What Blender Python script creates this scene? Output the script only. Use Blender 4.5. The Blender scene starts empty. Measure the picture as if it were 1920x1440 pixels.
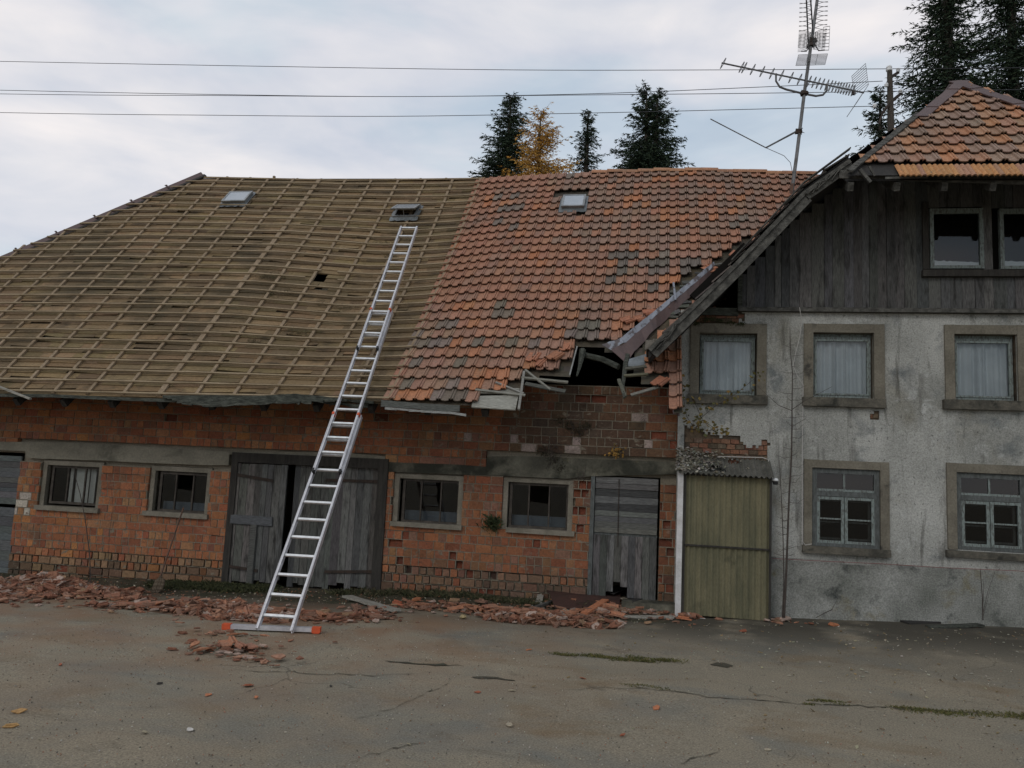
import bpy, bmesh, math, random
from mathutils import Vector, Matrix, noise
random.seed(7)
RND = random.Random(11)
SC = bpy.context.scene
COL = SC.collection
rad = math.radians

# ------------------------------------------------------------------ camera
YAW, PITCH, ROLL, HCAM, FPX = rad(10.5), rad(6.65), rad(2.7), 2.0, 1450.0
fw = Vector((-math.sin(YAW)*math.cos(PITCH), math.cos(YAW)*math.cos(PITCH), math.sin(PITCH)))
r0 = Vector((math.cos(YAW), math.sin(YAW), 0)); u0 = r0.cross(fw)
rt = r0*math.cos(ROLL) + u0*math.sin(ROLL); up = rt.cross(fw)
cam = bpy.data.cameras.new('Camera'); camo = bpy.data.objects.new('Camera', cam); COL.objects.link(camo)
camo.matrix_world = Matrix(((rt.x, up.x, -fw.x, 0), (rt.y, up.y, -fw.y, 0), (rt.z, up.z, -fw.z, HCAM), (0, 0, 0, 1)))
cam.sensor_width = 36; cam.lens = FPX/1920*36; cam.clip_start = .05; cam.clip_end = 3000
SC.camera = camo

# ------------------------------------------------------------------ sky, sun, exposure
SUN_EL, SUN_AZ = rad(34), rad(200)      # azimuth from +Y clockwise; the light comes from behind the viewer
SC.world = bpy.data.worlds.new('World'); SC.world.use_nodes = True
wn = SC.world.node_tree; wn.nodes.clear()
def WN(t, **k):
    n = wn.nodes.new(t)
    for a, b in k.items(): setattr(n, a, b)
    return n
wo = WN('ShaderNodeOutputWorld'); bg = WN('ShaderNodeBackground'); bg.inputs['Strength'].default_value = .1
wn.links.new(bg.outputs[0], wo.inputs[0])
sky = WN('ShaderNodeTexSky', sky_type='NISHITA', sun_disc=False); sky.sun_elevation = SUN_EL; sky.sun_rotation = SUN_AZ
tc = WN('ShaderNodeTexCoord'); mp = WN('ShaderNodeMapping'); mp.inputs['Scale'].default_value = (1.0, 1.0, 3.0)
mp.inputs['Location'].default_value = (.4, .2, .7)
wn.links.new(tc.outputs['Generated'], mp.inputs[0])
def wnoise(scale, detail, rough, dist=0):
    n = WN('ShaderNodeTexNoise'); n.inputs['Scale'].default_value = scale; n.inputs['Detail'].default_value = detail
    n.inputs['Roughness'].default_value = rough; n.inputs['Distortion'].default_value = dist
    wn.links.new(mp.outputs[0], n.inputs['Vector']); return n
def wramp(src, stops):
    r = WN('ShaderNodeValToRGB'); e = r.color_ramp.elements
    while len(e) < len(stops): e.new(.5)
    for el, (p, c) in zip(e, stops): el.position = p; el.color = (*c, 1)
    wn.links.new(src, r.inputs[0]); return r
n1 = wnoise(1.7, 5, .5, .3); n2 = wnoise(4.0, 6, .55, .5)
cl = wramp(n1.outputs[0], [(.34, (4.5, 5.3, 6.2)), (.46, (5.5, 6.25, 7.0)), (.54, (6.9, 7.0, 7.5)), (.66, (8.5, 8.2, 8.2))])
c2 = wramp(n2.outputs[0], [(.3, (.84, .88, .93)), (.7, (1.12, 1.09, 1.06))])
mx = WN('ShaderNodeMix', data_type='RGBA', blend_type='MULTIPLY'); mx.inputs[0].default_value = 1
wn.links.new(cl.outputs[0], mx.inputs[6]); wn.links.new(c2.outputs[0], mx.inputs[7])
m3 = WN('ShaderNodeMix', data_type='RGBA'); m3.inputs[0].default_value = .90
wn.links.new(sky.outputs[0], m3.inputs[6]); wn.links.new(mx.outputs[2], m3.inputs[7])
wn.links.new(m3.outputs[2], bg.inputs['Color'])
sun = bpy.data.lights.new('Sun', 'SUN'); sun.energy = .5; sun.angle = rad(20); sun.color = (1, .96, .9)
suno = bpy.data.objects.new('Sun', sun); COL.objects.link(suno)
sd = Vector((math.sin(SUN_AZ)*math.cos(SUN_EL), math.cos(SUN_AZ)*math.cos(SUN_EL), math.sin(SUN_EL)))
suno.rotation_euler = (-sd).to_track_quat('-Z', 'Y').to_euler()
SC.view_settings.view_transform = 'Standard'; SC.view_settings.look = 'None'
SC.view_settings.exposure = .12; SC.view_settings.gamma = 1
SC.cycles.max_bounces = 6; SC.cycles.use_denoising = True

# ------------------------------------------------------------------ measuring helpers (photograph pixel -> metres on a real surface)
def ray(px, py): return rt*((px-960)/FPX) + up*((720-py)/FPX) + fw
def P(px, py, Y):
    d = ray(px, py); return Vector((0, 0, HCAM)) + d*(Y/d.y)
def proj(v):
    d = Vector(v) - Vector((0, 0, HCAM)); w = d.dot(fw)
    return (960+FPX*d.dot(rt)/w, 720-FPX*d.dot(up)/w) if w > .1 else (-9999, -9999)
def ss(a, b, x):
    t = min(1, max(0, (x-a)/(b-a))); return t*t*(3-2*t)
GT = [(-30, -.5), (-16, -.36), (-11, -.27), (-6, -.15), (-3.3, -.02), (.5, 0), (3, .09), (6, .2), (20, .4)]
def gz(x, y):      # the yard falls gently to the left along the wall
    for (a, b), (c, d) in zip(GT, GT[1:]):
        if x <= c: break
    return (b+(d-b)*(min(max(x, -30), 20)-a)/(c-a))*ss(8.2, 12.2, y)
def G(px, py):
    d = ray(px, py); z = 0
    for _ in range(6):
        p = Vector((0, 0, HCAM)) + d*((z-HCAM)/d.z); z = gz(p.x, p.y)
    return p
def nz(x, y=0, z=0, s=1): return noise.noise(Vector((x*s, y*s, z*s)))
def lerp(a, b, t): return a+(b-a)*t
def bank(x, y):
    if not -13.5 < x < .3: return 0
    y0 = 11.45+.22*nz(x, 0, 0, .8)+.10*nz(x, 0, 0, 3.1); t = (y-y0)/(12.62-y0); return 0 if t <= 0 else -.008+(.055+.04*nz(x, 1, 0, .9))*min(1, t)**1.6+.012
def interp(tab, x):
    if x <= tab[0][0]: return tab[0][1]
    for (a, b), (c, d) in zip(tab, tab[1:]):
        if x <= c: return b+(d-b)*(x-a)/(c-a)
    return tab[-1][1]
def inpoly(x, y, poly):
    c = False; j = len(poly)-1
    for i in range(len(poly)):
        xi, yi = poly[i]; xj, yj = poly[j]
        if (yi > y) != (yj > y) and x < (xj-xi)*(y-yi)/(yj-yi)+xi: c = not c
        j = i
    return c


# ------------------------------------------------------------------ mesh builder
class MB:
    def __init__(s): s.v = []; s.f = []; s.c = []; s.m = []
    def face(s, pts, col=(1, 1, 1), mi=0):
        b = len(s.v); s.v += [tuple(p) for p in pts]; s.f.append(tuple(range(b, b+len(pts)))); s.c.append(col); s.m.append(mi)
    def hexa(s, p, col=(1, 1, 1), skip=(), mi=0):   # p: 8 corners, 0-3 bottom ring, 4-7 top ring
        b = len(s.v); s.v += [tuple(q) for q in p]
        for i, f in enumerate(((0, 3, 2, 1), (4, 5, 6, 7), (0, 1, 5, 4), (1, 2, 6, 5), (2, 3, 7, 6), (3, 0, 4, 7))):
            if i in skip: continue
            s.f.append(tuple(b+k for k in f)); s.c.append(col); s.m.append(mi)
    def box(s, x0, x1, y0, y1, z0, z1, col=(1, 1, 1), skip=(), mi=0, j=0):
        q = [(x0, y0, z0), (x1, y0, z0), (x1, y1, z0), (x0, y1, z0), (x0, y0, z1), (x1, y0, z1), (x1, y1, z1), (x0, y1, z1)]
        if j: q = [(a+RND.uniform(-j, j), b+RND.uniform(-j, j), c+RND.uniform(-j, j)) for a, b, c in q]
        s.hexa(q, col, skip, mi)
    def bar(s, a, b, w, h, upv=(0, 0, 1), col=(1, 1, 1), w2=None, h2=None):
        a, b = Vector(a), Vector(b); d = (b-a).normalized(); u = Vector(upv)
        if abs(d.dot(u)) > .98: u = Vector((0, 1, 0))
        sdv = d.cross(u).normalized(); u = sdv.cross(d)
        w2 = w if w2 is None else w2; h2 = h if h2 is None else h2
        def ring(p, w, h): return [p-sdv*w/2-u*h/2, p+sdv*w/2-u*h/2, p+sdv*w/2+u*h/2, p-sdv*w/2+u*h/2]
        A, B = ring(a, w, h), ring(b, w2, h2); s.hexa(A+B, col)
    def tube(s, pts, r, n=6, col=(1, 1, 1), r2=None, cap=True):
        pts = [Vector(p) for p in pts]; r2 = r if r2 is None else r2; rings = []
        pu = Vector((.13, .27, .95))
        for i, p in enumerate(pts):
            d = (pts[min(i+1, len(pts)-1)]-pts[max(i-1, 0)]).normalized()
            a = d.cross(pu)
            if a.length < .1: a = d.cross(Vector((1, 0, 0)))
            a.normalize(); b = d.cross(a); rr = lerp(r, r2, i/max(1, len(pts)-1))
            base = len(s.v); s.v += [tuple(p+a*rr*math.cos(2*math.pi*k/n)+b*rr*math.sin(2*math.pi*k/n)) for k in range(n)]; rings.append(base)
        for A, B in zip(rings, rings[1:]):
            for k in range(n): s.f.append((A+k, A+(k+1) % n, B+(k+1) % n, B+k)); s.c.append(col); s.m.append(0)
        if cap:
            s.f.append(tuple(rings[0]+k for k in range(n))); s.c.append(col); s.m.append(0)
            s.f.append(tuple(rings[-1]+k for k in reversed(range(n)))); s.c.append(col); s.m.append(0)
    def lathe(s, prof, cen, n=16, col=(1, 1, 1), ax='z'):
        rings = []
        for r, h in prof:
            base = len(s.v)
            for k in range(n):
                a = 2*math.pi*k/n; q = (r*math.cos(a), r*math.sin(a), h) if ax == 'z' else (r*math.cos(a), h, r*math.sin(a))
                s.v.append((cen[0]+q[0], cen[1]+q[1], cen[2]+q[2]))
            rings.append(base)
        for A, B in zip(rings, rings[1:]):
            for k in range(n): s.f.append((A+k, A+(k+1) % n, B+(k+1) % n, B+k)); s.c.append(col); s.m.append(0)
    def build(s, name, mat, parent=None, smooth=False, loc=None):
        me = bpy.data.meshes.new(name); vs = s.v
        if loc is not None: vs = [(a-loc[0], b-loc[1], c-loc[2]) for a, b, c in vs]
        me.from_pydata(vs, [], s.f)
        at = me.attributes.new('Col', 'FLOAT_COLOR', 'FACE'); buf = []
        for c in s.c: buf += [c[0], c[1], c[2], 1]
        at.data.foreach_set('color', buf)
        for m in (mat if isinstance(mat, (list, tuple)) else [mat]): me.materials.append(m)
        me.polygons.foreach_set('material_index', s.m)
        if smooth: me.polygons.foreach_set('use_smooth', [True]*len(s.f))
        o = bpy.data.objects.new(name, me); COL.objects.link(o)
        if loc is not None: o.location = loc
        if parent is not None:
            o.parent = parent
            t = Vector((0, 0, 0)); q = parent
            while q is not None: t += q.location; q = q.parent
            o.location = (Vector(loc) if loc is not None else Vector((0, 0, 0)))-t
        return o
def tag(o, label=None, cat=None, group=None, kind=None):
    for k, v in (('label', label), ('category', cat), ('group', group), ('kind', kind)):
        if v: o[k] = v
    return o
def empty(name, loc, label, cat, group=None):
    o = bpy.data.objects.new(name, None); COL.objects.link(o); o.location = loc; o.empty_display_size = .2
    return tag(o, label, cat, group)
def ring(mb, xl, xr, zb, zt, w, y0, y1, col=(1, 1, 1), wt=None, wb=None):
    wt = w if wt is None else wt; wb = w if wb is None else wb
    mb.box(xl, xl+w, y0, y1, zb, zt, col); mb.box(xr-w, xr, y0, y1, zb, zt, col)
    if wt: mb.box(xl+w, xr-w, y0+.002, y1, zt-wt, zt-.001, col)
    if wb: mb.box(xl+w, xr-w, y0+.002, y1, zb+.001, zb+wb, col)
def rect(l, r, t, b, Y):
    my, mx_ = (t+b)/2, (l+r)/2
    return P(l, my, Y).x, P(r, my, Y).x, P(mx_, b, Y).z, P(mx_, t, Y).z     # xl xr zb zt
def holed(mb, x0, x1, z0, z1, holes, Y0, Y1, col=(1, 1, 1)):
    xs = sorted({x0, x1, *[min(max(h[i], x0), x1) for h in holes for i in (0, 1)]})
    zs = sorted({z0, z1, *[min(max(h[i], z0), z1) for h in holes for i in (2, 3)]})
    for a, b in zip(xs, xs[1:]):
        for c, d in zip(zs, zs[1:]):
            if any(h[0]-1e-6 <= (a+b)/2 <= h[1]+1e-6 and h[2] <= (c+d)/2 <= h[3] for h in holes): continue
            mb.face([(a, Y0, c), (b, Y0, c), (b, Y0, d), (a, Y0, d)], col); mb.face([(a, Y1, c), (a, Y1, d), (b, Y1, d), (b, Y1, c)], col)
    for h in holes:
        a, b, c, d = h[:4]
        mb.face([(a, Y0, c), (a, Y0, d), (a, Y1, d), (a, Y1, c)], col); mb.face([(b, Y0, c), (b, Y1, c), (b, Y1, d), (b, Y0, d)], col)
        mb.face([(a, Y0, c), (a, Y1, c), (b, Y1, c), (b, Y0, c)], col); mb.face([(a, Y0, d), (b, Y0, d), (b, Y1, d), (a, Y1, d)], col)

# ------------------------------------------------------------------ materials
def MAT(name, c1, c2=None, sc=2.5, lo=.35, hi=.65, rough=.85, bump=.25, bsc=45, fine=.25, attr=False, metal=0, spec=.3,
        stretch=(1, 1, 1), stains=(), disp=None, vor=None, backlit=0):
    m = bpy.data.materials.new(name); m.use_nodes = True; nt = m.node_tree; N = nt.nodes; L = nt.links
    b = N['Principled BSDF']; b.inputs['Roughness'].default_value = rough; b.inputs['Metallic'].default_value = metal
    b.inputs['Specular IOR Level'].default_value = spec
    tcn = N.new('ShaderNodeTexCoord'); mpn = N.new('ShaderNodeMapping'); mpn.inputs['Scale'].default_value = stretch
    L.new(tcn.outputs['Object'], mpn.inputs[0])
    def no(scale, detail=5, rg=.55, vec=None, dist=0):
        n = N.new('ShaderNodeTexNoise'); n.inputs['Scale'].default_value = scale; n.inputs['Detail'].default_value = detail
        n.inputs['Roughness'].default_value = rg; n.inputs['Distortion'].default_value = dist; L.new(vec or mpn.outputs[0], n.inputs['Vector']); return n.outputs[0]
    def ramp(src, p0, p1):
        r = N.new('ShaderNodeMapRange'); r.inputs[1].default_value = p0; r.inputs[2].default_value = p1; L.new(src, r.inputs[0]); return r.outputs[0]
    def mix(f, a, bb, mode='MIX'):
        x = N.new('ShaderNodeMix'); x.data_type = 'RGBA'; x.blend_type = mode
        for i, q in ((0, f), (6, a), (7, bb)):
            if isinstance(q, (int, float)): x.inputs[i].default_value = q
            elif isinstance(q, tuple): x.inputs[i].default_value = (*q, 1)
            else: L.new(q, x.inputs[i])
        return x.outputs[2]
    cur = c1
    if attr:
        an = N.new('ShaderNodeAttribute'); an.attribute_name = 'Col'; cur = an.outputs['Color']
        if c1 is not None: cur = mix(1.0, cur, c1, 'MULTIPLY')
    if c2: cur = mix(ramp(no(sc), lo, hi), cur, c2)
    for (scol, ssc, slo, shi, sst) in stains:      # stains with a shape of their own: (colour, scale, low, high, stretch)
        mp2 = N.new('ShaderNodeMapping'); mp2.inputs['Scale'].default_value = sst; mp2.inputs['Location'].default_value = (ssc*.37, ssc*1.3, ssc*.71)
        L.new(tcn.outputs['Object'], mp2.inputs[0])
        cur = mix(ramp(no(ssc, 6, .6, mp2.outputs[0], .4), slo, shi), cur, scol)
    if fine:
        g = N.new('ShaderNodeMapRange'); L.new(no(bsc*.6, 4, .6), g.inputs[0]); g.inputs[1].default_value = .3; g.inputs[2].default_value = .7
        g.inputs[3].default_value = 1-fine; g.inputs[4].default_value = 1+fine*.6
        cb = N.new('ShaderNodeCombineColor')
        for i in range(3): L.new(g.outputs[0], cb.inputs[i])
        cur = mix(1.0, cur, cb.outputs[0], 'MULTIPLY')
    if vor:      # small pale chips: (scale, threshold, colour)
        v = N.new('ShaderNodeTexVoronoi'); v.inputs['Scale'].default_value = vor[0]; L.new(tcn.outputs['Object'], v.inputs['Vector'])
        cur = mix(ramp(v.outputs['Distance'], vor[1], vor[1]*.6), cur, vor[2])
    if isinstance(cur, tuple): b.inputs['Base Color'].default_value = (*cur, 1)
    else: L.new(cur, b.inputs['Base Color'])
    if bump:
        bn = N.new('ShaderNodeBump'); bn.inputs['Strength'].default_value = bump; bn.inputs['Distance'].default_value = .02
        L.new(no(bsc, 6, .65), bn.inputs['Height']); L.new(bn.outputs[0], b.inputs['Normal'])
    return m
M = {}
M['brick'] = MAT('brick', None, None, attr=True, rough=.9, bump=.5, bsc=60, fine=.35,
                 stains=(((.09, .07, .05), .9, .56, .80, (1, 1, 1.5)), ((.27, .22, .17), 1.7, .64, .80, (1, 1, 2)), ((.20, .17, .125), 7, .60, .66, (1, 1, 1.6)), ((.12, .06, .04), 11, .60, .72, (1, 1, 1))))
M['mortar'] = MAT('mortar', (.28, .24, .18), (.19, .165, .12), sc=1.5, bump=.6, bsc=70, fine=.3)
M['concrete'] = MAT('concrete', (.26, .24, .185), (.19, .175, .135), sc=2, bump=.4, bsc=50, fine=.2, stains=(((.06, .06, .045), 1.3, .55, .72, (1, 1, 1)),))
M['concrete_mossy'] = MAT('concrete_mossy', (.17, .16, .12), (.075, .07, .052), sc=2.2, bump=.5, bsc=50, fine=.25, stains=(((.035, .035, .025), 1.6, .45, .58, (1, 1, 1)), ((.14, .12, .06), 2.1, .6, .7, (1, 1, 1))))
M['sill'] = MAT('sill', (.24, .215, .17), (.16, .145, .11), sc=4, bump=.4, bsc=60, fine=.2)
M['sheath'] = MAT('sheath', (1, 1, 1), None, attr=True, rough=.9, bump=.5, bsc=30, stretch=(1, 6, 6), fine=.4, stains=(((.16, .135, .06), .8, .60, .82, (1, 1, 1)), ((.075, .055, .033), 2.6, .54, .72, (.6, 1, 1)), ((.10, .075, .042), .45, .48, .66, (1, 1, 1))))
M['batten'] = MAT('batten', (.32, .245, .155), (.21, .155, .09), sc=2, rough=.9, bump=.4, bsc=40, stretch=(1, 5, 5), fine=.35)
M['cbatten'] = MAT('cbatten', (.29, .215, .14), (.22, .16, .10), sc=2, rough=.9, bump=.4, bsc=40, fine=.3)
M['tile'] = MAT('tile', None, None, attr=True, rough=.8, bump=.35, bsc=50, fine=.3, stains=(((.15, .125, .10), 1.0, .56, .86, (1, 1, .6)), ((.15, .12, .09), 5, .60, .80, (1, 1, 1)), ((.17, .155, .11), 14, .62, .72, (1, 1, 1))))
M['shard'] = MAT('shard', None, None, attr=True, rough=.9, bump=.4, bsc=60, fine=.35)
M['darkwood'] = MAT('darkwood', (.055, .05, .042), (.03, .027, .024), sc=3, rough=.9, bump=.5, bsc=30, stretch=(8, 8, 1), fine=.3)
M['doorwood'] = MAT('doorwood', None, None, attr=True, rough=.9, bump=.8, bsc=22, stretch=(9, 9, .8), fine=.5, stains=(((.035, .033, .03), 5, .5, .7, (3, 3, .5)),))
M['greywood_h'] = MAT('greywood_h', None, None, attr=True, rough=.9, bump=.8, bsc=22, stretch=(.8, 9, 9), fine=.5)
M['verge'] = MAT('verge', (.125, .12, .105), (.05, .048, .042), sc=5, rough=.9, bump=.9, bsc=20, stretch=(1.5, 6, 1.5), fine=.4)
M['rottenwood'] = MAT('rottenwood', (.10, .105, .085), (.035, .038, .03), sc=7, rough=.95, bump=1, bsc=25, stretch=(1, 4, 4), fine=.5)
M['palewood'] = MAT('palewood', (.38, .36, .31), (.24, .22, .18), sc=6, rough=.9, bump=.6, bsc=25, stretch=(1, 6, 6), fine=.35)
M['plaster'] = MAT('plaster', (.49, .485, .445), (.31, .31, .28), sc=1.1, rough=.95, bump=.8, bsc=95, fine=.35,
                   stains=(((.21, .19, .135), .8, .55, .76, (1, 1, .7)), ((.15, .165, .165), 1.7, .54, .74, (1, 1, 1.2)), ((.52, .52, .49), 3.5, .60, .75, (1, 1, 1.3)), ((.12, .12, .105), 24, .60, .72, (1, 1, .7)), ((.11, .105, .09), 2.6, .57, .76, (2.8, 1, .35))))
M['plinth'] = MAT('plinth', (.34, .34, .31), (.19, .195, .17), sc=1.6, rough=.95, bump=.9, bsc=80, fine=.4,
                  stains=(((.19, .15, .06), 1.7, .58, .74, (1, 1, 1)), ((.06, .065, .06), 3, .56, .72, (1, 1, 1))))
M['rubblewall'] = MAT('rubblewall', (.14, .10, .065), (.06, .05, .038), sc=5, bump=1, bsc=20, fine=.4)
M['surround'] = MAT('surround', (.195, .175, .135), (.14, .125, .095), sc=3, bump=.5, bsc=60, fine=.25, stains=(((.055, .05, .042), 2.6, .62, .72, (1, 1, 1)),))
M['sillstained'] = MAT('sillstained', (.15, .135, .105), (.07, .065, .052), sc=4, bump=.6, bsc=50, fine=.3, stains=(((.035, .035, .028), 5, .52, .66, (1, 1, 1)),))
M['framepaint'] = MAT('framepaint', (.20, .235, .22), (.11, .115, .105), sc=14, lo=.48, hi=.6, rough=.7, bump=.4, bsc=40, stretch=(3, 3, 1), fine=.2)
M['framegrey'] = MAT('framegrey', (.12, .13, .125), (.075, .08, .075), sc=9, rough=.8, bump=.5, bsc=35, stretch=(3, 3, 1), fine=.25)
M['frameold'] = MAT('frameold', (.085, .072, .058), (.045, .038, .032), sc=9, rough=.85, bump=.4, bsc=35, fine=.25)
M['curtain'] = MAT('curtain', (.74, .77, .78), (.62, .65, .67), sc=3, rough=.95, bump=.1, bsc=200, fine=.06)
M['whiteboard'] = MAT('whiteboard', (.72, .71, .66), (.62, .61, .56), sc=3, rough=.7, bump=.1, fine=.08)
M['bluesheet'] = MAT('bluesheet', (.16, .19, .22), (.10, .12, .145), sc=4, rough=.5, bump=.1, fine=.1)
M['whitepaint'] = MAT('whitepaint', (.62, .61, .60), (.48, .46, .44), sc=5, rough=.6, bump=.2, bsc=60, fine=.12, stains=(((.20, .17, .13), 9, .66, .72, (1, 1, 1)),))
M['alu'] = MAT('alu', (.64, .625, .635), (.50, .49, .505), sc=8, rough=.42, metal=.45, bump=.05, fine=.08, spec=.5)
M['alu_rung'] = MAT('alu_rung', (.80, .80, .79), (.66, .66, .65), sc=12, rough=.4, metal=.35, bump=.1, fine=.1, spec=.5)
M['red'] = MAT('red_plastic', (.62, .10, .035), (.50, .085, .03), sc=6, rough=.55, bump=.05, fine=.1)
M['black'] = MAT('black_plastic', (.02, .02, .02), None, rough=.6, bump=0, fine=0)
M['iron'] = MAT('iron', (.04, .032, .027), (.06, .04, .03), sc=10, rough=.75, bump=.3, fine=.3, metal=.3)
M['galv'] = MAT('galvanised', (.34, .345, .34), (.22, .225, .22), sc=7, rough=.45, metal=.6, bump=.1, fine=.15)
M['antenna'] = MAT('antenna_metal', (.16, .16, .16), (.10, .095, .09), sc=9, rough=.5, metal=.6, bump=.1, fine=.15)
M['rustmast'] = MAT('rust', (.16, .09, .06), (.10, .065, .05), sc=9, rough=.8, metal=.2, bump=.2, fine=.2)
M['brownmetal'] = MAT('brown_sheet_metal', (.13, .085, .078), (.10, .07, .066), sc=3, rough=.5, metal=.1, bump=.1, fine=.12)
M['rustsheet'] = MAT('rusty_sheet', (.075, .038, .03), (.05, .03, .025), sc=5, rough=.7, metal=.1, bump=.2, fine=.25)
M['greymetal'] = MAT('grey_sheet_metal', (.20, .215, .22), (.12, .13, .13), sc=4, rough=.45, metal=.4, bump=.15, fine=.2)
M['valley'] = MAT('valley_metal', (.36, .38, .43), (.17, .12, .125), sc=3.5, lo=.50, hi=.53, rough=.5, metal=.1, bump=.1, fine=.12, stretch=(1.5, 1, 1.5))
M['valleypale'] = MAT('valley_pale', (.25, .265, .30), (.10, .085, .085), lo=.50, hi=.56, sc=7, rough=.5, bump=.1, fine=.12)
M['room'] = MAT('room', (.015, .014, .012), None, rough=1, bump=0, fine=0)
M['crackdirt'] = MAT('crack_dirt', (.085, .072, .050), (.060, .058, .036), sc=6, bump=.8, bsc=80, fine=.5)
M['fiber'] = MAT('fibreglass', (.185, .165, .095), (.115, .11, .065), sc=2.2, rough=.65, bump=.2, bsc=70, fine=.3, stretch=(3, 1, .6), stains=(((.22, .16, .08), 2.2, .6, .75, (1, 1, .5)), ((.06, .06, .035), 2, .62, .78, (1, 1, 1))))
M['corr'] = MAT('corrugated_roof', (.14, .135, .115), (.08, .078, .065), sc=5, rough=.85, bump=.5, bsc=50, fine=.4)
M['slate'] = MAT('slab', (.045, .042, .038), (.03, .028, .026), sc=3, rough=.9, bump=.3, fine=.2)
M['moss'] = MAT('moss', (.05, .055, .02), (.03, .035, .018), sc=9, rough=1, bump=1, bsc=60, fine=.5)
M['grass'] = MAT('grass', None, None, attr=True, rough=.9, bump=0, fine=0)
M['soil'] = MAT('soil', (.085, .068, .045), (.045, .045, .024), sc=3, bump=1, bsc=50, fine=.5, stains=(((.16, .085, .05), 6, .60, .72, (1, 1, 1)),))
M['leafdead'] = MAT('dead_leaf', None, None, attr=True, rough=.85, bump=0, fine=0)
M['bark'] = MAT('bark', (.085, .07, .055), (.05, .042, .035), sc=8, rough=.95, bump=.6, fine=.3, stretch=(3, 3, 1))
M['twig'] = MAT('twig', (.075, .06, .05), (.05, .04, .035), sc=8, rough=.9, bump=.2, fine=.2)
M['needles'] = MAT('spruce_needles', None, None, attr=True, rough=.9, bump=0, fine=0, spec=.15)
M['shovelsteel'] = MAT('shovel_steel', (.13, .10, .065), (.09, .065, .045), sc=5, rough=.6, metal=.3, bump=.2, fine=.2)
M['string'] = MAT('red_string', (.20, .06, .06), None, rough=.9, bump=0, fine=0)
M['cable'] = MAT('pale_cable', (.45, .43, .40), None, rough=.7, bump=0, fine=0)
M['porcelain'] = MAT('porcelain', (.75, .75, .74), None, rough=.25, bump=0, fine=0, spec=.5)
M['wire'] = MAT('wire', (.05, .05, .055), None, rough=.6, bump=0, fine=0)
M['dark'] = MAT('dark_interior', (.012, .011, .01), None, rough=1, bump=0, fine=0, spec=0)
def glass(name, tint, gl):
    m = bpy.data.materials.new(name); m.use_nodes = True; nt = m.node_tree; nt.nodes.clear()
    o = nt.nodes.new('ShaderNodeOutputMaterial'); mxs = nt.nodes.new('ShaderNodeMixShader'); t = nt.nodes.new('ShaderNodeBsdfTransparent'); g = nt.nodes.new('ShaderNodeBsdfGlossy')
    fr = nt.nodes.new('ShaderNodeFresnel'); fr.inputs[0].default_value = 1.6; t.inputs[0].default_value = (*tint, 1); g.inputs['Roughness'].default_value = gl
    bn = nt.nodes.new('ShaderNodeBump'); nn = nt.nodes.new('ShaderNodeTexNoise'); nn.inputs['Scale'].default_value = 2.5; bn.inputs['Strength'].default_value = .06
    nt.links.new(nn.outputs[0], bn.inputs['Height']); nt.links.new(bn.outputs[0], g.inputs['Normal'])
    nt.links.new(fr.outputs[0], mxs.inputs[0]); nt.links.new(t.outputs[0], mxs.inputs[1]); nt.links.new(g.outputs[0], mxs.inputs[2]); nt.links.new(mxs.outputs[0], o.inputs[0])
    return m
M['glass'] = glass('window_glass', (.75, .78, .78), .03)

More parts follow.
